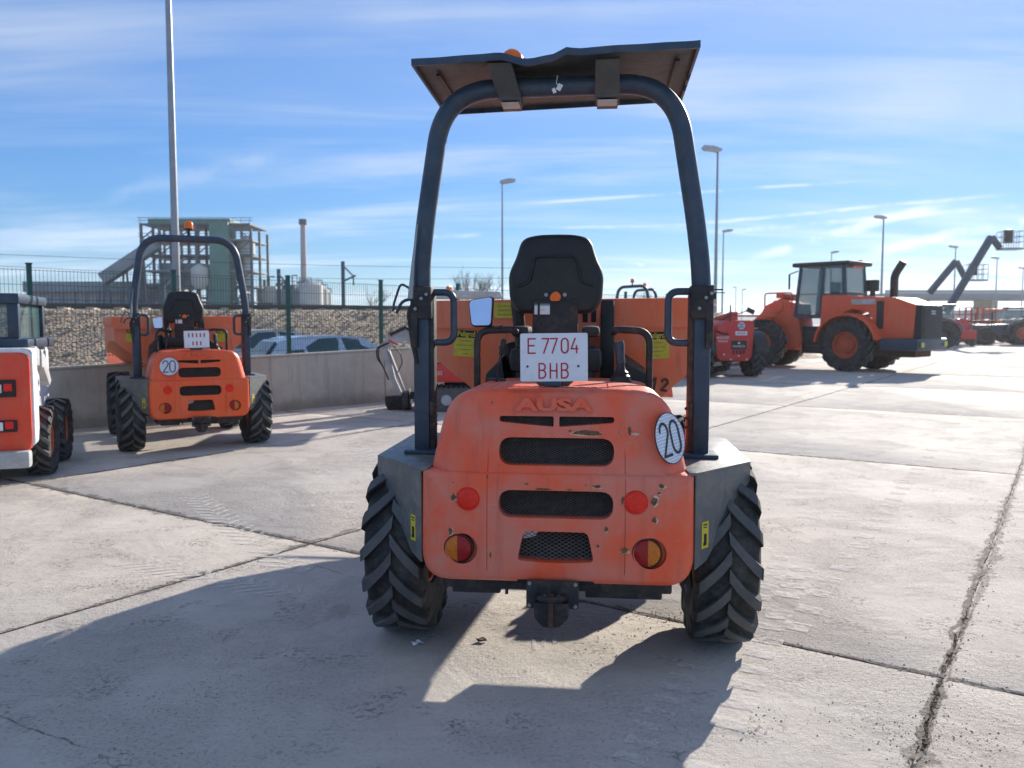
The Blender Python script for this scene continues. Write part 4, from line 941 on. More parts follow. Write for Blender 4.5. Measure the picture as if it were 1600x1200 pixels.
    # levers
    lv = MB(); lv.tube([(-.335, .60, 1.19), (-.325, .60, 1.26), (-.308, .60, 1.36)], .007, 8); lo = lv.build('gear_lever', 'dark', d, 60); MB().tube([(-.313, .60, 1.34), (-.302, .60, 1.375), (-.296, .60, 1.41), (-.294, .60, 1.422)], [.009, .014, .015, .008], 10).build('lever_knob', 'black', lo, 60)
    MB().box((-.335, .60, 1.215), (.10, .03, .012), .004).build('lever_gate', 'dark', d)
    jl = MB().lathe([(1.20, .058), (1.215, .056), (1.225, .046), (1.235, .048), (1.245, .036), (1.255, .038), (1.265, .026), (1.285, .020), (1.30, .021)], 'z', 20, (.292, .62, 0)).build('lever_boot', 'black', d, 60)
    MB().tube([(.292, .62, 1.28), (.291, .62, 1.31), (.288, .62, 1.33), (.284, .62, 1.39), (.280, .62, 1.41)], [.016, .024, .022, .026, .024], 12).build('lever_grip', 'steel', jl, 60)
    # mirror
    mr = part_empty('mirror', d, (-.408, .60, 1.555), (R(-13), R(-7), R(-4)))
    ol = fillet([(-.060, 0, -.066), (.044, 0, -.078), (.064, 0, .068), (.050, 0, .078), (-.056, 0, .074), (-.066, 0, .055)], [.02, .022, .02, .01, .014, .01], 5, True)
    MB().prism([(p.x, p.z) for p in ol], 'y', .0, .03, .006).build('mirror_shell', 'black', mr); MB().prism([(p.x * .92, p.z * .93) for p in ol], 'y', -.002, .002).build('mirror_glass', 'mirror', mr)
    MB().tube([(.03, .02, -.07), (.06, .02, -.085), (.10, .0, -.088)], .008, 8).build('mirror_arm', 'dark', mr, 60)
    # number plate
    np_ = part_empty('number_plate', d, (-.016, .115, 1.349), (R(-4), R(-.8), 0))
    MB().prism([(p.x, p.z) for p in fillet([(-.150, 0, -.107), (.150, 0, -.107), (.150, 0, .107), (-.150, 0, .107)], .009, 4, True)], 'y', 0, .003).build('plate', 'platewhite', np_)
    if main:
        m_ = MB(); strokes(m_, 'E', .064, -.114, .019, .0068, wf=.98); strokes(m_, '77', .064, -.052, .019, .0068, .13, .92); strokes(m_, '0', .064, .034, .019, .0068, wf=.92); strokes(m_, '4', .064, .077, .019, .0068, wf=.92)
        strokes(m_, 'BHB', .064, -.066, -.092, .0068, .33, .90); m_.build('plate_lettering', 'platered', np_, 0, kind='stuff')
        for xx in (-.118, .108): MB().lathe([(-.004, .001), (-.004, .0045), (0, .0055)], 'y', 10, (xx, 0, -.040)).build('plate_bolt', 'steel', np_)
    else:
        for zz, n_ in ((.052, 5), (-.050, 3)):
            for k in range(n_): MB().box(((k - (n_ - 1) / 2) * .046, -.001, zz), (.016, .001, .050)).build('plate_character', 'platered', np_, 0)
    m_ = MB(); m_.prism([(-.115, 1.243), (.075, 1.243), (.035, 1.205), (-.07, 1.205)], 'y', .16, .19, .004); m_.box((-.016, .15, 1.30), (.03, .01, .14)); m_.build('plate_bracket', 'dark', d); MB().box((-.022, .13, 1.232), (.075, .05, .022), .006).build('plate_light', 'steel', d)
    m_ = MB(); 
    for k in range(16): m_.box((-.20 + k * .024 + random.uniform(-.004, .004), .062 + random.uniform(-.004, .004), 1.2195 + (.0015 if k % 2 else 0)), (.026, .012, .002), 0, (random.uniform(-.2, .2), 'Z'))
    m_.build('peeling_strip', 'steel', d, 0)
    # speed disc
    dc = part_empty('speed_disc', d, (.490, .048, 1.003) if disc > 0 else (-.36, .010, 1.02), (R(-12), R(-5), R(53)) if disc > 0 else (R(-5), 0, R(-12)))
    MB().lathe([(-.004, .001), (-.004, .112), (0, .112), (.0, .001)], 'y', 48).build('disc_face', 'disc', dc); MB().lathe([(-.005, .1085), (-.005, .1125), (-.0005, .1125)], 'y', 48).build('disc_border', 'ink', dc, 60)
    m_ = MB(); strokes(m_, '2', .140, -.070, -.070, .0125, wf=.84); strokes(m_, '0', .140, .008, -.070, .0125, wf=.88); m_.build('disc_digits', 'ink', dc, 0, loc=(0, -.0045, 0))
    # --- skip (front frame)
    y1, y2 = 1.52, 3.72
    sec = [(-.872, 1.637), (-.868, 1.478), (-.832, 1.30), (-.60, 1.08), (-.34, .84), (.34, .84), (.585, 1.08), (.735, 1.28), (.835, 1.478), (.842, 1.650)]
    sec = [(-.872, 1.637), (-.864, 1.300), (-.60, 1.085), (-.34, .87), (.35, .87), (.592, 1.073), (.832, 1.290), (.842, 1.650)]
    def ringat(y, sc_, dz, lean=0.): return [Vector((x * sc_, y + lean * (1.64 - z), z + dz)) for x, z in sec]
    outer = [ringat(y1, 1, 0, .10), ringat(2.6, 1.0, .0), ringat(y2, 1.0, -.16)]
    outer[2] = [Vector((p.x, p.y, max(p.z, .86))) for p in outer[2]]
    inner = [[Vector((p.x * .99, p.y + dy_, p.z + (.02 if p.z < 1.4 else 0))) for p in r_] for r_, dy_ in zip(outer, (.015, 0, .0))]
    n_ = len(sec); sk = MB()
    allv = [p for r_ in outer for p in r_] + [p for r_ in inner for p in r_]; off = 3 * n_; fs = []
    for i in range(2):
        for k in range(n_ - 1):
            fs.append((i * n_ + k, i * n_ + k + 1, (i + 1) * n_ + k + 1, (i + 1) * n_ + k)); fs.append((off + i * n_ + k, off + (i + 1) * n_ + k, off + (i + 1) * n_ + k + 1, off + i * n_ + k + 1))
        for k in (0, n_ - 1): fs.append((i * n_ + k, (i + 1) * n_ + k, off + (i + 1) * n_ + k, off + i * n_ + k))
    fs.append(tuple(range(n_))); fs.append(tuple(off + k for k in range(n_))[::-1]); fs.append((0, n_ - 1, off + n_ - 1, off))
    for k in range(n_ - 1): fs.append((2 * n_ + k, 2 * n_ + k + 1, off + 2 * n_ + k + 1, off + 2 * n_ + k))
    sk.add(allv, fs); skp = sk.build('skip', 'skip', d, 25)
    rb = MB(); rb.add([(-.880, y1 - .028, 1.637), (.850, y1 - .028, 1.652), (.842, y1 - .012, 1.478), (-.872, y1 - .012, 1.470), (-.880, y1 + .02, 1.640), (.850, y1 + .02, 1.655), (.842, y1 + .03, 1.478), (-.872, y1 + .03, 1.470)], [(0, 1, 2, 3), (7, 6, 5, 4), (0, 4, 5, 1), (1, 5, 6, 2), (2, 6, 7, 3), (3, 7, 4, 0)])
    rb.box((-.878, 2.6, 1.58), (.03, 2.15, .12), .006); rb.box((.848, 2.6, 1.59), (.03, 2.15, .12), .006); rb.build('skip_rim', 'skip', skp, 20)
    MB().prism([(y2 - .02, .86), (y2 + .35, 1.05), (y2 + .36, 1.07), (y2 - .02, .88)], 'x', -.84, .82).build('skip_lip', 'skip', skp)
    def yb(z): return y1 + .10 * (1.64 - z) - .003
    for (cx_, cz_, wd, hh, t1) in ((-.645, 1.375, .145, .165, 1), (.532, 1.367, .145, .165, 1), (-.392, 1.578, .13, .095, 0)):
        yy = yb(cz_) if cz_ < 1.47 else y1 - .03
        stp = part_empty('warning_sticker', skp, (cx_, yy, cz_), (R(5.7 if cz_ < 1.47 else 2), R(-2 if cx_ > 0 else 3) * (1 if t1 else 0), 0))
        MB().box((0, 0, 0), (wd, .001, hh)).build('sticker_sheet', 'yellow', stp, 0)
        if t1:
            MB().box((0, -.001, hh * .355), (wd * .98, .001, hh * .28)).build('sticker_header', 'ink', stp, 0)
            text('\u00a1Peligro!', .046, 'yellow', stp, (0, -.002, hh * .355), ext=.0003, sx=.80, bold=.0012)
            for k, s_ in enumerate(('Zona peligrosa', 'permanecer en la zona', 'de maniobra de la', 'm\u00e1quina')): text(s_, .0125, 'print', stp, (0, -.001, hh * (.10 - k * .165)), ext=.0003, sx=.95)
        else:
            for k, s_ in enumerate(('MAQUINA EN', 'MOVIMIENTO', 'PRECAUCION')): text(s_, .0145, 'print', stp, (0, -.001, .026 - k * .026), ext=.0003)
    if main:
        m_ = MB(); strokes(m_, '1', .07, 0, 0, .014); strokes(m_, '2', .07, .06, 0, .014); m_.build('stencil_number', 'stencil', skp, 0, loc=(.500, yb(1.13) - .002, 1.10), rot=(R(5.7), R(8), 0))
        # chips, scratches and rust spots on the mouldings
        dk = MB(); pa = MB()
        def chip(x, z, rx, rz, y=-.001, pale=True):
            if pale: rx *= 1.25; rz *= 1.2; b_ = blob(x + .002, z - .003, rx * 1.15, rz * 1.15); pa.add([(a_, y - .0004, c_) for a_, c_ in b_], [tuple(range(len(b_)))])
            b_ = blob(x, z, rx, rz); dk.add([(a_, y - .0010, c_) for a_, c_ in b_], [tuple(range(len(b_)))])
        for x, z, rx, rz, pl_ in ((-.448, .735, .009, .013, 1), (-.463, .585, .007, .012, 1), (.425, .738, .012, .016, 1), (.428, .655, .008, .010, 1), (.290, .736, .005, .013, 1), (.300, .518, .014, .010, 1), (.221, .612, .006, .010, 1), (-.285, .482, .004, .012, 0), (.178, .795, .015, .006, 1), (-.127, .800, .008, .004, 0), (-.06, .779, .035, .004, 0), (.06, .779, .012, .003, 0), (.455, .802, .012, .007, 1), (.445, .772, .005, .004, 1), (-.452, .80, .003, .003, 0), (.13, .800, .004, .003, 0), (-.30, .83, .003, .010, 0), (.185, .535, .006, .006, 1)): chip(x, z, rx, rz, -.0005 + (z - .84) * .03 + .0 - .002, pl_)
        pa.add([(a_, -.004, c_) for a_, c_ in blob(.205, .540, .012, .006)], [tuple(range(11))]); pa.add([(a_, -.006, c_) for a_, c_ in blob(.255, .492, .008, .004)], [tuple(range(11))])
        for x, z, rx, rz, pl_ in ((.135, 1.022, .046, .010, 1), (.06, 1.030, .008, .004, 0), (.318, 1.035, .007, .020, 0), (-.285, 1.15, .003, .006, 0)): chip(x, z, rx, rz, .022 + (z - .84) * .10 - .001, pl_)
        pa.add([(a_, .038, c_) for a_, c_ in blob(.345, 1.02, .018, .006, 11, .2)], [tuple(range(11))])
        sc_ = [(-.585, .62), (-.565, .59), (-.56, .555), (-.54, .52), (-.515, .49), (-.49, .472)]
        for a_, b_ in zip(sc_, sc_[1:]):
            pa.add([(a_[0], .012, a_[1]), (b_[0], .010, b_[1]), (b_[0] + .005, .006, b_[1] + .004), (a_[0] + .005, .008, a_[1] + .004)], [(0, 1, 2, 3)])
        pa.build('paint_chip_edges', 'chippale', d, 0, recalc=False, kind='stuff'); dk.build('paint_chips', 'chipdark', d, 0, recalc=False, kind='stuff')
    return d
def articulate(d, deg, pivot=(0, 1.28)):
    A = Matrix.Rotation(R(deg), 4, 'Z'); p = Vector((*pivot, 0))
    for o in d.children:
        if o.get('front') or o.name.split('.')[0] == 'skip': o.location = p + A @ (o.location - p); o.rotation_euler.z += R(deg)
    for o in d.children:
        if 'front' in o: del o['front']
main = make_dumper('site_dumper', 'large orange site dumper with plate E 7704 BHB and dented flat canopy', (.190 * .96, 3.58 * .96, .06), R(-6)); main.scale = (.96, .96, .96)
for o in main.children:
    if 'front' in o: del o['front']
HD = R(29)
d2 = make_dumper('site_dumper', 'bright orange site dumper without canopy, parked by the low wall at left', (-3.62, 9.65, DROP * .93), HD, 'orange2', False, False, -1)
d2.scale = (.93, .93, .93); articulate(d2, 0)
# a third dumper far beyond the skip: only its roll bar and beacon show above the skip
d3 = copy_tree(d2); d3.location = (2.95, 22.6, .058); d3.rotation_euler = (0, 0, R(-50)); d3['label'] = 'far dumper behind the skip showing only a dark roll bar with orange beacon'
d4 = copy_tree(d2); d4.location = (3.6, 25.0, .058); d4.rotation_euler = (0, 0, R(-62)); d4['label'] = 'farther dumper whose small orange beacon peeps over the right of the skip'
# ------------------------------------------------------------------ compact skid steer, far left
ss = thing('skid_steer_loader', 'red and white skid steer loader with dark cab, cut by the left edge', 'skid steer loader', (-5.08, 7.5, 0), R(20))
MB().prism([(p.x, p.z) for p in fillet([(-.61, 0, .30), (.61, 0, .30), (.638, 0, .42), (.638, 0, 1.19), (.58, 0, 1.23), (-.58, 0, 1.23), (-.638, 0, 1.19), (-.638, 0, .42)], .05, 4, True)], 'y', 0, .35, .02).build('tailgate', 'redorange', ss)
MB().prism([(p.x, p.z) for p in fillet([(-.52, 0, .30), (.52, 0, .30), (.66, 0, .36), (.66, 0, 1.25), (.60, 0, 1.27), (-.60, 0, 1.27), (-.66, 0, 1.25), (-.66, 0, .34)], .05, 4, True)], 'y', .03, .25, .02).build('body', 'white', ss)
MB().box((0, .95, .72), (1.06, 1.5, 1.05), .05).build('hull', 'white', ss); MB().box((0, -.02, .24), (1.25, .15, .16), .03).build('rear_bumper', 'grey2', ss)
for s in (-1, 1):
    for zz in (.90, .55):
        lh = MB().box((s * .40, -.01, zz), (.24, .03, .16 if zz > .7 else .11), .01).build('tail_light', 'black', ss)
        MB().box((s * .37, -.03, zz), (.08, .02, .08), .01).build('white_lens', 'white', lh); MB().box((s * .46, -.03, zz + .01), (.07, .02, .07), .01).build('red_lens', 'redlens', lh)
    MB().prism([(.15, 1.24), (.35, 1.28), (.8, 1.18), (1.1, .9), (1.0, .85), (.7, 1.05), (.2, 1.12)], 'x', s * .57, s * .64, .01).build('lift_arm', 'grey2', ss)
    for yy in (.55, 1.45): wheel(ss, s * .62, yy, TMs if 0 else TM, RML if s < 0 else RMR, .425)
for wv in ss.children:
    if wv.name.startswith('wheel'): wv.scale = (.8, .75, .75); wv.location.z = .342
MB().box((0, .9, 1.30), (1.2, 1.4, .10), .02).build('deck', 'steel', ss)
for s in (-1, 1):
    for yy in (.35, 1.6): MB().box((s * .46, yy, 1.50), (.10, .10, .50), .02).build('cab_pillar', 'steel', ss)
    MB().box((s * .47, .98, 1.50), (.01, 1.1, .38)).build('side_window', 'cabglass', ss, 0)
MB().box((0, .36, 1.52), (.82, .01, .34)).build('rear_window', 'cabglass', ss, 0)
MB().box((0, .98, 1.735), (1.06, 1.45, .10), .03).build('roof', 'steel', ss)
MB().box((0, .37, 1.33), (.9, .06, .08), .01).build('sill', 'steel', ss)

# ------------------------------------------------------------------ mini excavator behind the left post
ex = thing('mini_excavator', 'small red and grey tracked excavator behind the left post, arm folded down to its bucket', 'mini excavator', (-.85, 14.6, 0), 0)
for s in (-.42, .42):
    tr_ = MB(); o_ = fillet([(-.75, .0), (.75, .0), (.80, .20), (.68, .38), (-.68, .38), (-.80, .20)] and [(-.78, 0, .02), (.78, 0, .02), (.86, 0, .20), (.74, 0, .40), (-.74, 0, .40), (-.86, 0, .20)], .12, 5, True)
    tr_.prism([(p.x, p.z) for p in o_], 'y', s - .14, s + .14)
    L_ = resample(o_, 46)
    for i, p in enumerate(L_): q = L_[(i + 1) % 46]; dv = (q - p).normalized(); nn = Vector((dv.z, 0, -dv.x)); tr_.beam(p + nn * .008 + V3(0, s - .145, 0), p + nn * .008 + V3(0, s + .145, 0), .03, .03)
    tk = tr_.build('track', 'rubber', ex, 30)
    m_ = MB()
    for xx, rr_ in ((-.66, .15), (.66, .15), (-.3, .09), (0, .09), (.3, .09)): m_.lathe([(s - .16, .001), (s - .16, rr_), (s + .16, rr_), (s + .16, .001)], 'y', 18, (xx, 0, .20))
    m_.build('track_roller', 'grey2', tk)
m_ = MB(); m_.box((0, 0, .36), (.7, .7, .18), .03); m_.cyl((0, 0, .42), (0, 0, .52), .3); m_.box((-1.0, 0, .20), (.10, 1.1, .26), .02); m_.box((-.85, .25, .24), (.3, .08, .08)); m_.box((-.85, -.25, .24), (.3, .08, .08)); m_.build('undercarriage', 'dark', ex)
MB().prism([(p.x, p.y) for p in fillet([(-.62, -.52, 0), (.60, -.52, 0), (.80, -.2, 0), (.80, .2, 0), (.60, .52, 0), (-.62, .52, 0)], .14, 5, True)], 'z', .50, .82, .02).build('body', 'red', ex)
MB().prism([(-.58, .83), (.02, .83), (-.05, .90), (-.30, 1.20), (-.55, 1.26)], 'y', -.45, .45, .02).build('engine_cover', 'grey2', ex)
MB().box((.36, 0, .99), (.66, .92, .30), .05).build('counterweight_cover', 'grey2', ex)
MB().box((.12, -.01, 1.05), (.36, .44, .12), .03).build('seat', 'black', ex); MB().box((.28, -.01, 1.32), (.10, .42, .44), .04).build('backrest', 'black', ex)
text('TB 22', .085, 'whiteprint', ex, (-.47, -.531, .655), ext=.001)
MB().box((.02, -.535, .70), (.10, .004, .16)).build('decal', 'white', ex, 0)
for xx in (-.52, .50):
    for yy in (-.42, .42): MB().tube([(xx, yy, .86), (xx, yy, 1.97)], .025, 8).build('canopy_post', 'dark', ex)
MB().prism([(p.x, p.z) for p in fillet([(-.68, 0, 1.93), (.66, 0, 1.93), (.62, 0, 2.03), (-.50, 0, 2.06), (-.68, 0, 1.98)], .03, 4, True)], 'y', -.55, .55, .015).build('canopy_roof', 'grey2', ex)
bcn = MB().lathe([(2.05, .05), (2.11, .05), (2.14, .03), (2.14, .001)], 'z', 16, (-.25, -.2, 0)).build('beacon', 'beacon', ex)
m_ = MB(); bpts = [(-.66, 0, .95), (-.80, 0, 1.18), (-.98, 0, 1.32), (-1.26, 0, 1.20), (-1.42, 0, 1.04)]
wds = [.22, .26, .24, .18, .13]
rings = []
for i, p in enumerate(bpts):
    a_ = Vector(bpts[max(0, i - 1)]); b_ = Vector(bpts[min(4, i + 1)]); dv = (b_ - a_).normalized(); nn = Vector((-dv.z, 0, dv.x)) * wds[i] / 2; P_ = Vector(p)
    rings.append([P_ + nn + V3(0, -.07, 0), P_ + nn + V3(0, .07, 0), P_ - nn + V3(0, .07, 0), P_ - nn + V3(0, -.07, 0)])
m_.loft(rings); bo = m_.build('boom', 'grey2', ex, 20)
MB().box((-1.22, -.074, 1.165), (.18, .004, .03), 0, (R(28), 'Y')).build('decal', 'redlens', bo, 0)
MB().tube([(-.72, -.10, 1.25), (-1.0, -.10, 1.43), (-1.28, -.10, 1.30)], .03, 8).build('hydraulic_cylinder', 'dark', bo)
m_ = MB(); m_.loft([[Vector((x_, y_, z_)) for x_, y_, z_ in ((-1.46, -.06, 1.14), (-1.46, .06, 1.14), (-1.32, .06, 1.10), (-1.32, -.06, 1.10))], [Vector((x_, y_, z_)) for x_, y_, z_ in ((-1.28, -.06, .56), (-1.28, .06, .56), (-1.19, .06, .54), (-1.19, -.06, .54))], [Vector((x_, y_, z_)) for x_, y_, z_ in ((-1.13, -.05, .22), (-1.13, .05, .22), (-1.05, .05, .22), (-1.05, -.05, .22))]]); ar = m_.build('dipper_arm', 'grey2', ex, 20)
MB().tube([(-1.30, -.08, 1.02), (-1.15, -.08, .62), (-1.02, -.08, .30)], [.03, .03, .016], 8).build('hydraulic_cylinder', 'galv', ar)
for k in range(2): MB().tube(fillet([(-1.30 + .02 * k, -.11, 1.16), (-1.50 + .03 * k, -.11, 1.08), (-1.50 + .03 * k, -.11, .90), (-1.40, -.10, .76), (-1.30, -.09, .52)], .06, 5), .012, 6).build('hose', 'black', ar)
MB().tube(fillet([(-1.22, -.11, 1.10), (-1.10, -.11, 1.0), (-1.06, -.11, .82), (-1.14, -.10, .66)], .05, 5), .010, 6).build('hose', 'black', ar)
bk = MB(); bk.prism([(p.x, p.z) for p in fillet([(-1.36, 0, .24), (-.98, 0, .25), (-.94, 0, .12), (-1.02, 0, .0), (-1.30, 0, -.0), (-1.36, 0, .08)], .04, 4, True)], 'y', -.20, .20, .01)
for k in range(5): bk.box((-1.30 + .09 * k, -.205, .13), (.012, .01, .22))
bk.build('bucket', 'dark', ex); MB().box((-.98, -.02, .02), (.12, .3, .16), .02).build('quick_coupler', 'dark', ex)
for o in (ex,): o.rotation_euler.z = R(4)

# ------------------------------------------------------------------ red telehandler right of the right post
th = thing('telehandler', 'compact red telehandler seen from behind, right of the right post', 'telehandler', (6.15, 23.0, 0), R(7), )
TB = tyre_mesh(.60, .38, .32, 16, .045, (.36), 1, .07, 'rubber60'); RB1 = rim_mesh(.32, .32, 'dark', -1); RB2 = rim_mesh(.32, .32, 'dark', 1); RBb = rim_mesh(.32, .32, simple('blue_wheel_rim', (.08, .16, .42), .5), -1)
for s in (-1, 1):
    for yy in (.55, 2.9): wheel(th, s * .74, yy, TB, (RBb if yy > 1 else RB1) if s < 0 else RB2, .60)
    MB().prism(arc(.55, .60, .72, .68, 10, 170, 10) + arc(.55, .60, .68, .64, 170, 10, 10), 'x', s * .56, s * .95).build('mudguard', 'black', th)
MB().prism([(p.x, p.z) for p in fillet([(-.44, 0, .48), (.40, 0, .44), (.52, 0, .60), (.56, 0, 1.48), (.50, 0, 1.58), (-.20, 0, 1.58), (-.52, 0, 1.40), (-.54, 0, .70)], .06, 5, True)], 'y', 0, 1.5, .03).build('engine_body', 'red', th)
MB().box((-.40, 1.1, 1.0), (.10, 1.6, .7), .02).build('side_panel', 'amber', th); MB().box((0, 1.9, .55), (.9, 2.4, .3), .04).build('chassis', 'dark', th)
dd = MB().lathe([(-.004, .001), (-.004, .10), (0, .10)], 'y', 24, (.18, -.01, 1.43)).build('speed_disc', 'disc', th); m_ = MB(); strokes(m_, '2', .11, .11, 1.375, .016, wf=.9); strokes(m_, '0', .11, .18, 1.375, .016, wf=.9); m_.build('disc_digits', 'ink', dd, 0, loc=(0, -.016, 0))
pp = MB().box((.18, -.012, 1.22), (.34, .01, .11), .003).build('number_plate', 'platewhite', th); [MB().box((.07 + k * .037, -.018, 1.22), (.018, .002, .05)).build('plate_character', 'platered', pp, 0) for k in range(7)]
lg = MB().box((.12, -.012, .90), (.44, .01, .24)).build('logo_panel', 'ink', th, 0); text('MANISCA', .085, 'whiteprint', lg, (.12, -.019, .86), ext=.0005, sx=1.0); MB().prism([(.07, .93), (.17, .93), (.12, .99)], 'y', -.02, -.017).build('logo_mark', 'white', lg, 0)
text('ALQUILER', .10, 'whiteprint', th, (-.34, -.003, 1.10), ext=.002, sx=.8); text('976 50 95', .085, 'whiteprint', th, (-.34, -.003, 1.00), ext=.002, sx=.8)
for k in range(4): MB().box((-.03 + k * .10, -.008, .70), (.05, .01, .10), .006).build('vent_slot', 'void', th)
for xx, zz in ((-.10, .50), (.36, .50), (-.3, .64), (.12, .60)): MB().lathe([(-.012, .001), (-.012, .022), (.01, .024)], 'y', 10, (xx, 0, zz)).build('work_light', 'white', th)
MB().prism([(.9, 1.4), (1.1, 2.05), (2.3, 2.05), (2.5, 1.4)], 'x', -.80, -.30, .03).build('cab', 'steel', th)
MB().beam((.05, .2, 1.70), (.15, 3.6, 1.30), .22, .24, .02).build('boom', 'red', th)
MB().box((-.42, .95, 2.02), (.34, .3, .16), .03).build('lamp_housing', 'red', th); MB().lathe([(-.01, .001), (-.01, .05), (.0, .05)], 'y', 12, (-.30, .80, 2.02)).build('work_lamp', 'white', th)
MB().box((-.62, .70, 1.82), (.30, .01, .22)).build('blue_panel', simple('blue_panel', (.04, .14, .45), .5), th, 0)
m_ = MB(); m_.tube(fillet([(-.35, .1, 1.58), (-.20, .0, 1.70), (.12, 0, 1.76), (.36, 0, 1.86)], .08, 4), .015, 6); m_.tube([(-.14, 0, 1.55), (-.14, 0, 2.0)], .02, 6); m_.build('mirror_stay', 'dark', th); MB().box((.44, 0, 1.84), (.24, .05, .14), .03, (.4, 'Y')).build('mirror', 'black', th)
MB().tube(fillet([(-.55, .0, 1.30), (-.40, -.05, 1.22), (-.20, -.05, 1.20)], .05, 4), .025, 6).build('hose', 'black', th)

# light temporary fence beyond the telehandler
tf = thing('site_fence', 'light galvanised mesh fence beyond the red telehandler', 'fence', (-6, 38, -.3), R(8))
fence(tf, 0, 5, 3.4, 0, .0, 2.15, 'wire')

# ------------------------------------------------------------------ wheel loader
LB = tyre_mesh(.82, .60, .42, 18, .05, .30, 1, .13, 'rubber82'); LR1 = rim_mesh(.42, .5, 'hub', -1); LR2 = rim_mesh(.42, .5, 'hub', 1); LRD = rim_mesh(.42, .5, 'dark', 1)
ld = thing('wheel_loader', 'big orange articulated wheel loader with black rear grille, at right', 'wheel loader', (11.45, 26.4, 0), R(42))
# local frame: +y = forward, origin under the rear axle
for s in (-1, 1):
    wheel(ld, s * .98, 0.35, LB, LR1 if s < 0 else LR2, .82)
fl_ = R(10)
for s in (-1, 1): wheel(ld, s * .98 * math.cos(fl_) - math.sin(fl_) * .3, 3.55 + s * .98 * math.sin(fl_), LB, LR1 if s < 0 else LR2, .82, fl_)
MB().prism([(-1.55, 1.05), (-1.60, 2.05), (-1.0, 2.28), (.9, 2.40), (1.35, 2.40), (1.40, 1.35), (1.0, 1.30), (.80, 1.75), (.35, 1.95), (-.15, 1.85), (-.45, 1.4), (-.5, 1.0)], 'x', -.80, .80, .04).build('engine_hood', 'loader', ld)
m_ = MB(); m_.prism([(p.x, p.z) for p in fillet([(-.78, 0, 1.02), (.78, 0, 1.02), (.76, 0, 2.04), (-.76, 0, 2.04)], .06, 4, True)], 'y', -1.78, -1.55, .02); rg = m_.build('rear_grille', 'black', ld)
for k in range(9): MB().box((0, -1.795, 1.12 + k * .10), (1.3, .03, .03)).build('louvre', 'dark', rg, 0)
MB().box((0, -1.80, 1.82), (.30, .02, .12)).build('badge', 'grey2', rg, 0)
MB().box((0, -1.25, .86), (2.2, 1.15, .36), .06).build('counterweight', 'steel', ld); MB().box((0, -.9, .62), (1.2, 1.3, .3), .05).build('belly_pan', 'rust', ld)
for s in (-1, 1):
    MB().box((s * .86, -1.86, .86), (.22, .02, .14), .01).build('yellow_reflector', 'yellow', ld); MB().box((s * .805, -.55, 1.75), (.03, .22, .85), .01).build('side_vent', 'black', ld)
    MB().box((s * .85, 1.3, 1.0), (.5, .9, .45), .05).build('step_box', 'loader' if s > 0 else 'black', ld)
    ar_ = arc(.35, .82, 1.02, 1.0, 5, 170, 12); ai_ = arc(.35, .82, .95, .93, 170, 5, 12); MB().prism(ar_ + ai_, 'x', s * .66, s * 1.26).build('mudguard', 'loader', ld)
    MB().tube(fillet([(s * .95, 2.3, 2.0), (s * .95, 2.3, 2.5), (s * .95, 3.3, 2.5), (s * .95, 3.3, 2.0)], .1, 4), .025, 8).build('handrail', 'red', ld)
    MB().box((s * .98, 3.5, 1.75), (.56, 1.5, .06), .02).build('front_mudguard', 'loader', ld)
MB().box((0, 1.6, .95), (.75, 1.3, .9), .05).build('articulation_frame', 'dark', ld); MB().prism([(2.2, .9), (2.4, 2.15), (3.0, 2.35), (3.6, 2.1), (4.2, 1.0), (4.1, .7), (2.4, .6)], 'x', -.45, .45, .04).build('front_frame', 'loader', ld)
for s in (-1, 1):
    MB().prism([(2.9, 2.2), (3.2, 2.28), (4.6, 1.1), (5.2, .5), (5.0, .42), (4.4, .85), (2.9, 1.95)], 'x', s * .35, s * .50, .01).build('lift_arm', 'loader', ld)
    MB().cyl((s * .42, 2.7, 1.0), (s * .42, 4.2, 1.1), .07).build('lift_cylinder', 'galv', ld)
MB().prism([(4.9, .1), (6.1, .08), (6.1, .12), (5.2, .25), (5.0, .7), (5.5, 1.25), (5.4, 1.28), (4.85, .8)], 'x', -1.35, 1.35).build('bucket', 'dark', ld)
MB().box((0, 3.0, 2.42), (1.0, .3, .15), .02).build('front_light_bar', 'loader', ld)
cab = part_empty('cab', ld)
m_ = MB()
for x_ in (-.72, .72):
    for (ya, yb_) in ((.62, .70), (1.40, 1.36), (2.30, 2.15)): m_.beam((x_, ya, 1.7 if ya > 1 else 2.35), (x_ * .94, yb_, 3.34), .10, .10)
m_.box((0, 1.45, 1.72), (1.44, 1.65, .12)); m_.box((0, .62, 2.42), (1.46, .08, .14)); m_.box((-.72, 1.0, 2.40), (.06, .8, .12)); m_.box((.72, 1.0, 2.40), (.06, .8, .12)); m_.build('cab_frame', 'steel', cab, 20)
MB().box((0, 1.44, 3.40), (1.62, 1.95, .14), .05).build('cab_roof', 'black', cab)
for x_ in (-.71, .71):
    MB().prism([(1.44, 1.80), (2.24, 1.80), (2.12, 3.32), (1.40, 3.32)], 'x', x_ - .008, x_ + .008).build('side_window', 'cabglass', cab, 0); MB().prism([(.68, 2.48), (1.36, 2.48), (1.34, 3.32), (.72, 3.32)], 'x', x_ - .008, x_ + .008).build('side_window', 'cabglass', cab, 0)
MB().box((0, .66, 2.92), (1.30, .016, .82)).build('rear_window', 'cabglass', cab, 0); MB().box((0, 2.22, 2.55), (1.30, .016, 1.5)).build('windscreen', 'cabglass', cab, 0)
MB().box((0, 1.3, 2.45), (.5, .16, .8), .05).build('driver_seat', 'black', cab)
MB().box((.55, .75, 3.50), (.12, .12, .10), .02).build('cab_beacon', 'beacon', cab); MB().box((0, .56, 3.30), (.7, .03, .07)).build('brake_light_bar', 'redlens', cab)
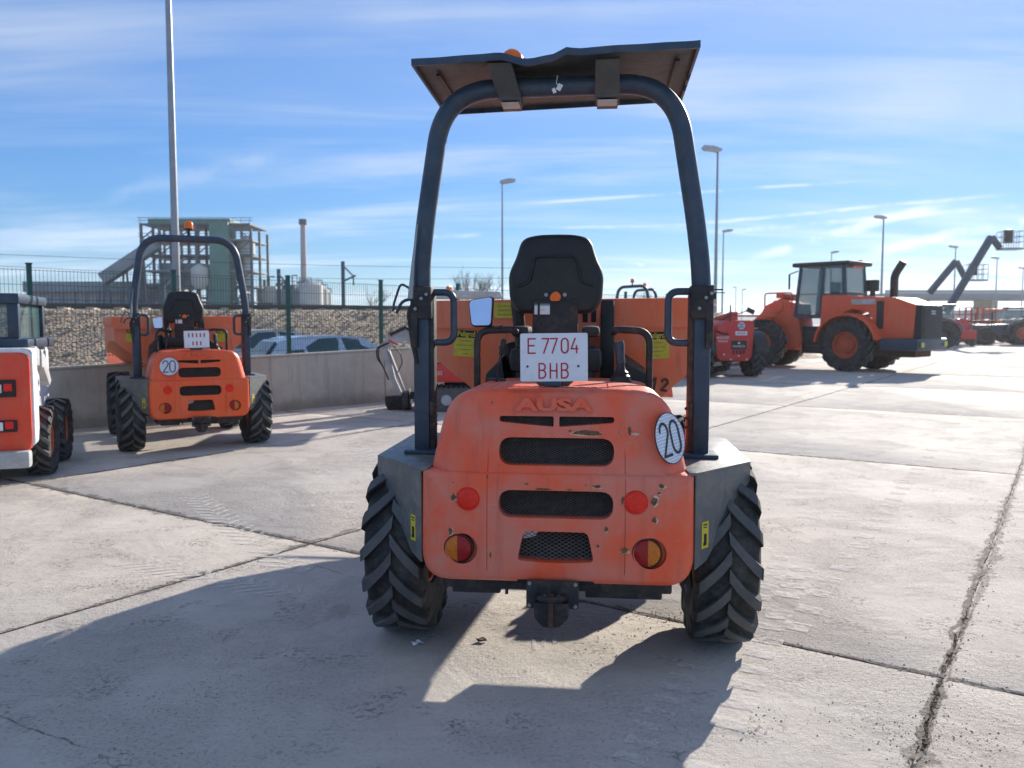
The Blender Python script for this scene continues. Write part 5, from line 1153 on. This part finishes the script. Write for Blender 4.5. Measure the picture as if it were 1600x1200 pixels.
for s in (-1, 1): m_ = MB(); m_.tube([(s * .8, 2.2, 3.2), (s * 1.1, 2.3, 3.1)], .02, 6); m_.box((s * 1.15, 2.3, 2.85), (.06, .05, .5), .02); m_.build('cab_mirror', 'black', cab)
m_ = MB(); m_.tube(fillet([(.35, -.45, 2.3), (.35, -.45, 3.0), (.35, -.72, 3.42)], .15, 5), [.12] * 8, 12); m_.build('exhaust_stack', 'dark', ld); m_ = MB(); m_.cyl((-.15, .0, 2.35), (-.15, .0, 2.55), .08); m_.cyl((-.15, .0, 2.5), (-.15, .0, 2.85), .19); m_.build('air_cleaner', 'black', ld)
MB().box((-.806, -.02, 2.16), (.012, .75, .16), .004).build('side_badge', 'grey2', ld)

# ------------------------------------------------------------------ machines far right
def boom_lift(px_base, Y, pts, basket, lab, cage=True):
    base = P2(px_base, 505, Y); o = thing('boom_lift', lab, 'boom lift', (base.x, Y, 0), 0, 'raised boom lifts'); L_ = [P2(a_, b_, Y) - Vector((base.x, Y, 0)) for a_, b_ in pts]
    MB().box((0, 0, .75), (1.8, 3.2, .6), .1).build('chassis', 'red', o); tb = MB().box((0, .3, 1.4), (1.6, 2.2, .8), .1).build('turntable', 'red', o)
    for s in (-1, 1):
        for yy in (-1.0, 1.0): MB().lathe([(s * .9 - .15, .001), (s * .9 - .15, .36), (s * .9 - .1, .42), (s * .9 + .1, .42), (s * .9 + .15, .36), (s * .9 + .15, .001)], 'x', 20, (0, yy, .42)).build('wheel', 'rubber', o)
    for i, (a_, b_) in enumerate(zip(L_, L_[1:])): MB().beam(a_, b_, .34 - .05 * i, .42 - .07 * i, .03).build('boom_section', 'steel', o)
    q = L_[-1]; bk_ = MB(); bw = basket
    bk_.box((q.x + bw / 2, q.y, q.z - .05), (bw, .9, .12)); 
    for zz in (.4, .75, 1.1):
        for yy in (-.42, .42): bk_.box((q.x + bw / 2, q.y + yy, q.z + zz), (bw, .035, .035))
        for xx in (.02, bw - .02): bk_.box((q.x + xx, q.y, q.z + zz), (.035, .84, .035))
    for k in range(5):
        for yy in (-.42, .42): bk_.box((q.x + bw * k / 4, q.y + yy, q.z + .5), (.035, .035, 1.1))
    bk_.build('basket', 'galv', o, 0); MB().box((q.x + .35, q.y - .3, q.z + .75), (.5, .35, .9), .05).build('control_box', 'black', o)
boom_lift(1440, 62, [(1452, 458), (1494, 408), (1509, 437)], 1.4, 'lower raised boom lift behind the wheel loader')
boom_lift(1486, 56, [(1478, 488), (1549, 370), (1562, 388)], 1.35, 'higher raised boom lift reaching up over the other one')
sl_ = thing('scissor_lift', 'red scissor lift with folded railing, beyond the wheel loader', 'scissor lift', (P2(1522, 505, 60).x, 60, 0), R(15))
MB().box((0, 0, .75), (2.6, 1.2, .7), .05).build('chassis', 'red', sl_); MB().box((0, 0, 1.65), (2.7, 1.2, .12), .02).build('platform', 'dark', sl_)
m_ = MB()
for k in range(3): m_.beam((-1.1, -.5, 1.12 + k * .16), (1.1, -.5, 1.24 + k * .16), .06, .06); m_.beam((1.1, -.5, 1.12 + k * .16), (-1.1, -.5, 1.24 + k * .16), .06, .06)
m_.build('scissor_arms', 'red', sl_); m_ = MB()
for zz in (2.1, 2.6): m_.box((0, -.58, zz), (2.6, .05, .05)); m_.box((0, .58, zz), (2.6, .05, .05))
for k in range(6): m_.box((-1.28 + k * .512, -.58, 2.15), (.05, .05, .95)); m_.box((-1.28 + k * .512, .58, 2.15), (.05, .05, .95))
m_.build('railing', 'red', sl_)
for s in (-1, 1):
    for yy in (-.55, .55): MB().lathe([(yy - .12, .001), (yy - .12, .34), (yy + .12, .34), (yy + .12, .001)], 'y', 20, (s * .95, 0, .34)).build('wheel', 'rubber', sl_)
for i, (px, Y, yw, lab, pnt) in enumerate(((1478, 50, 60, 'dark tractor with glazed cab right behind the wheel loader grille', 'steel'), (1592, 58, 75, 'dark tractor with orange wheels at the right edge of the photo', 'steel'), (1556, 66, 100, 'orange tractor between the scissor lift and the dark tractor', 'loader'))):
    tz = thing('tractor', lab, 'tractor', (P2(px, 505, Y).x, Y, 0), R(yw), 'tractors parked in the distance')
    for s in (-1, 1): wheel(tz, s * .85, 0, LB, (LR1 if s < 0 else LR2) if i else LRD, .82); wheel(tz, s * .8, 2.3, TB, RB1 if s < 0 else RB2, .60)
    MB().prism([(-.6, .9), (-.6, 1.3), (.9, 1.45), (2.9, 1.35), (3.0, .8), (.6, .7)], 'x', -.4, .4, .05).build('body', pnt, tz); MB().prism([(-.5, 1.3), (-.35, 2.5), (.8, 2.5), (1.0, 1.4)], 'x', -.6, .6, .04).build('cab', 'cabglass', tz)
    MB().box((.0, .2, 2.56), (1.3, 1.4, .14), .04).build('roof', pnt, tz)
    for s in (-1, 1): MB().prism(arc(0, .82, 1.0, 1.0, 10, 170, 8) + arc(0, .82, .94, .94, 170, 10, 8), 'x', s * .6, s * 1.15).build('mudguard', pnt, tz)
    MB().cyl((.3, 1.6, 1.4), (.3, 1.6, 2.3), .05).build('exhaust', 'dark', tz)
# ------------------------------------------------------------------ parked hatchbacks behind the wall
def car(loc, rz, lab, mt, z, hi=1.0):
    o = thing('parked_car', lab, 'car', (*loc, z), rz, 'cars parked behind the wall'); Lc = 4.25; wb = .86
    belt = .92
    body = [(-2.10, .30), (-2.12, .75), (-2.02, belt), (-1.2, .955), (.95, .93), (1.75, .80), (2.08, .62), (2.12, .30)]
    rings = []
    for yy, k in ((-wb, .96), (-wb - .0, 1.), (wb, 1.), (wb + .0, .96)): pass
    MB().prism(body, 'y', -wb, wb, .05).build('body', mt, o)
    roof = [(-1.98, belt - .02), (-1.62, 1.36), (-1.2, 1.45), (-.3, 1.475), (.25, 1.42), (1.15, .93)]
    g = MB(); n = len(roof)
    g.loft([[Vector((x, -.80 if z_ < 1 else -.64 - .0 * z_, z_)) for x, z_ in roof], [Vector((x, .80 if z_ < 1 else .64, z_)) for x, z_ in roof]]); g.build('roof', mt, o, 30)
    def side(pts, s, m2, name, off):
        vs = [Vector((x, s * ((.80 - (.16) * min(1, (z_ - .92) / .36)) + off), z_)) for x, z_ in pts]; k = len(vs); v2 = [v - Vector((0, s * .02, 0)) for v in vs]
        MB().add(vs + v2, [tuple(range(k)), tuple(range(2 * k - 1, k - 1, -1))] + [(i, (i + 1) % k, k + (i + 1) % k, k + i) for i in range(k)]).build(name, m2, o, 0)
    for s in (-1, 1):
        side([(-1.62, 1.0), (-1.50, 1.30), (-1.22, 1.37), (-1.05, 1.0)], s, 'glass', 'rear_quarter_window', .012)
        side([(-.98, 1.0), (-1.14, 1.38), (-.35, 1.42), (-.22, 1.0)], s, 'glass', 'side_window', .012)
        side([(-.10, 1.0), (-.24, 1.42), (.18, 1.38), (.62, 1.10), (.80, 1.0)], s, 'glass', 'side_window', .012)
        side([(-.36, 1.0), (-.30, 1.42), (-.26, 1.42), (-.13, 1.0)], s, mt, 'door_pillar', .016)
        for xx in (-1.35, 1.35): w_ = MB().lathe([(s * .86 - .1, .001), (s * .86 - .1, .30), (s * .86 - .05, .33), (s * .86 + .05, .33), (s * .86 + .08, .30), (s * .86 + .06, .18), (s * .86 + .06, .001)], 'y', 24, (xx, 0, .33)).build('wheel', 'rubber', o)
        MB().box((-2.0, s * .74, .90), (.10, .14, .30), .03).build('tail_light', 'redlens', o)
    MB().add([(-2.015, -.62, .96), (-2.015, .62, .96), (-1.70, .52, 1.34), (-1.70, -.52, 1.34), (-1.97, -.62, .96), (-1.97, .62, .96), (-1.66, .52, 1.34), (-1.66, -.52, 1.34)], [(0, 1, 2, 3), (7, 6, 5, 4), (0, 4, 5, 1), (1, 5, 6, 2), (2, 6, 7, 3), (3, 7, 4, 0)]).build('rear_window', 'glass', o, 0)
    MB().add([(1.17, -.66, .96), (1.17, .66, .96), (.36, .56, 1.38), (.36, -.56, 1.38), (1.13, -.66, .96), (1.13, .66, .96), (.32, .56, 1.38), (.32, -.56, 1.38)], [(0, 1, 2, 3), (7, 6, 5, 4), (0, 4, 5, 1), (1, 5, 6, 2), (2, 6, 7, 3), (3, 7, 4, 0)]).build('windscreen', 'glass', o, 0)
    return o
car((-3.95, 19.2), R(33), 'silver hatchback parked behind the low wall', 'carpaint', -.24)
car((-6.2, 22.4), R(30), 'grey car whose roof shows above the silver hatchback', 'grey2', -.14)

# ------------------------------------------------------------------ thin haze over the whole place
hz = MB().box((0, 620, 13), (2400, 1400, 29)).build('haze', 'void', None, 0); hz['kind'] = 'stuff'
hm = bpy.data.materials.new('haze_air'); hm.use_nodes = True; ht = NT(hm.node_tree); ht.n.clear()
pv = ht.node('ShaderNodeVolumePrincipled'); pv.inputs['Color'].default_value = (.86, .92, 1, 1); pv.inputs['Density'].default_value = .00038; pv.inputs['Anisotropy'].default_value = .55
ht.l.new(pv.outputs[0], ht.node('ShaderNodeOutputMaterial').inputs['Volume']); hz.data.materials.clear(); hz.data.materials.append(hm)
# ------------------------------------------------------------------ marks and grit on the yard
def decal(name, quads, z, mat):
    mb = MB()
    for q in quads: mb.add([(x, y, z) for x, y in q], [tuple(range(len(q)))])
    o = mb.build(name, mat, None, 0, recalc=False); o['kind'] = 'stuff'; return o
def gp(px, py):
    d = pray(px, py); t_ = -1.5 / d.z; return Vector((d.x * t_, d.y * t_))
rr = random.Random(5); quads = []
def track(pa_, pb_, wd, n, kind, bar=.55):
    a_, b_ = gp(*pa_), gp(*pb_); dv = (b_ - a_); st_ = dv / n; u = dv.normalized(); nn = Vector((-u.y, u.x))
    for i in range(n):
        c = a_ + st_ * i + nn * rr.uniform(-.01, .01); l = st_.length * bar
        if rr.random() < .12: continue
        if kind == 'block': quads.append([c - nn * wd / 2 + u * rr.uniform(-.01, .01), c + nn * wd / 2 + u * rr.uniform(-.01, .01), c + nn * wd / 2 + u * l, c - nn * wd / 2 + u * l * rr.uniform(.8, 1)])
        else:
            for s in (-1, 1):
                q = c + (st_ * .5 if s > 0 else Vector((0, 0))); quads.append([q, q + u * l, q + u * l + nn * s * wd / 2 - u * wd * .4, q + nn * s * wd / 2 - u * wd * .4])
track((1100, 1215), (1255, 880), .135, 15, 'block', .5); track((1150, 1000), (1230, 850), .11, 9, 'block', .5); track((1240, 985), (1460, 700), .13, 24, 'block', .4)
track((215, 880), (470, 930), .22, 15, 'chev', .45)
track((300, 775), (470, 900), .24, 22, 'chev', .35); track((520, 670), (640, 760), .24, 20, 'chev', .4); track((480, 790), (570, 810), .2, 8, 'chev', .4)
track((560, 640), (700, 655), .25, 14, 'chev', .4); track((830, 1000), (960, 960), .2, 9, 'chev', .4)
track((980, 1190), (1085, 1030), .12, 8, 'block', .5)
decal('tyre_dust_marks', quads, .0035, 'dust')
def crack(pts, wd, seed):
    rnd = random.Random(seed); P_ = [gp(*p) for p in pts]; out = []; line = []
    for a_, b_ in zip(P_, P_[1:]):
        n = max(2, int((b_ - a_).length / .05)); nn = Vector((-(b_ - a_).y, (b_ - a_).x)).normalized()
        for i in range(n): line.append(a_.lerp(b_, i / n) + nn * (noise.noise(Vector((a_.x + i * .21, seed, 0))) * .04 + rnd.uniform(-.006, .006)))
    for a_, b_ in zip(line, line[1:]):
        nn = Vector((-(b_ - a_).y, (b_ - a_).x)).normalized(); w1 = wd * rnd.uniform(.3, 1.2); out.append([a_ - nn * w1, b_ - nn * w1, b_ + nn * w1, a_ + nn * w1])
    return out
qs = crack([(0, 1118), (60, 1140), (120, 1160), (175, 1175)], .004, 1) + crack([(785, 985), (850, 1000), (900, 1010)], .003, 2) + crack([(1290, 1115), (1330, 1135), (1370, 1155)], .003, 3) + crack([(420, 870), (480, 880), (560, 905)], .003, 4)
qs += crack([(1160, 640), (1210, 632), (1270, 612)], .006, 5) + crack([(1130, 675), (1200, 672), (1270, 668)], .008, 6)
qs += crack([(1600, 720), (1568, 800), (1540, 870)], .010, 7) + crack([(1540, 870), (1505, 960), (1470, 1060)], .018, 8) + crack([(1470, 1060), (1450, 1120), (1425, 1198)], .026, 9) + crack([(1440, 1175), (1470, 1060), (1520, 935)], .012, 10)
qs += crack([(1180, 995), (1300, 1020), (1470, 1060), (1600, 1085)], .008, 11) + crack([(960, 948), (1010, 962), (1060, 972)], .014, 12)
decal('cracks', qs, .0022, 'crack')
mb = MB()
def stone(x, y, r_):
    z = r_ * .3; vs = [(x + r_ * rr.uniform(.6, 1.3) * a_, y + r_ * rr.uniform(.6, 1.3) * b_, z + r_ * rr.uniform(.4, .8) * c_) for a_, b_, c_ in ((1, 0, 0), (0, 1, 0), (-1, 0, 0), (0, -1, 0), (0, 0, 1), (0, 0, -1))]
    mb.add(vs, [(0, 1, 4), (1, 2, 4), (2, 3, 4), (3, 0, 4), (1, 0, 5), (2, 1, 5), (3, 2, 5), (0, 3, 5)])
for k in range(2600):
    yy = 2.2 + rr.random() ** 1.7 * 16; xx = rr.uniform(-.72, .72) * yy; stone(xx, yy, .0015 + rr.random() ** 5 * .004)
for k in range(5200):     # grit gathered in the joints
    if rr.random() < .55: e2 = rr.uniform(-3, 14); e1 = -.39 + 3.87 * rr.choice((-1, 0, 0, 0, 1)) + rr.gauss(0, .022 + .02 * (rr.random() < .3))
    else: e1 = rr.uniform(-9, 9); e2 = 3.87 + 5.72 * rr.choice((0, 0, 0, 1)) + rr.gauss(0, .022)
    q = E1 * e1 + E2 * e2
    if q.y > 1.8 and abs(q.x) < q.y * .75: stone(q.x, q.y, .0025 + rr.random() ** 3 * .004)
for (px, py, n, sp) in ((1040, 965, 260, .10), (1000, 1010, 200, .16), (1440, 1150, 300, .12), (1240, 820, 90, .3), (560, 690, 60, .15), (300, 1090, 220, .12), (1180, 1150, 40, .04), (1200, 1120, 30, .04)):
    c = gp(px, py)
    for k in range(n): stone(c.x + rr.gauss(0, sp * 1.4), c.y + rr.gauss(0, sp), .002 + rr.random() ** 3 * .0035)
mb.build('yard_grit', 'pebble', None, 0, recalc=False, kind='stuff')
for i, (px, py, s_) in enumerate(((752, 1003, .022), (650, 1008, .03))):
    c = gp(px, py); b_ = blob(0, 0, s_, s_ * .6, 9); o = MB().add([(x, y, .004 + .006 * ((j * 7) % 3)) for j, (x, y) in enumerate(b_)] + [(x, y, .003 + .006 * ((j * 7) % 3)) for j, (x, y) in enumerate(b_)], [tuple(range(9)), tuple(range(17, 8, -1))]).build('paper_scrap', 'white' if i else 'rust', None, 0, loc=(c.x, c.y, .003))
    tag(o, ['small brown flake on the lit concrete behind the left rear wheel', 'small crumpled white scrap by the left rear wheel'][i], 'litter')
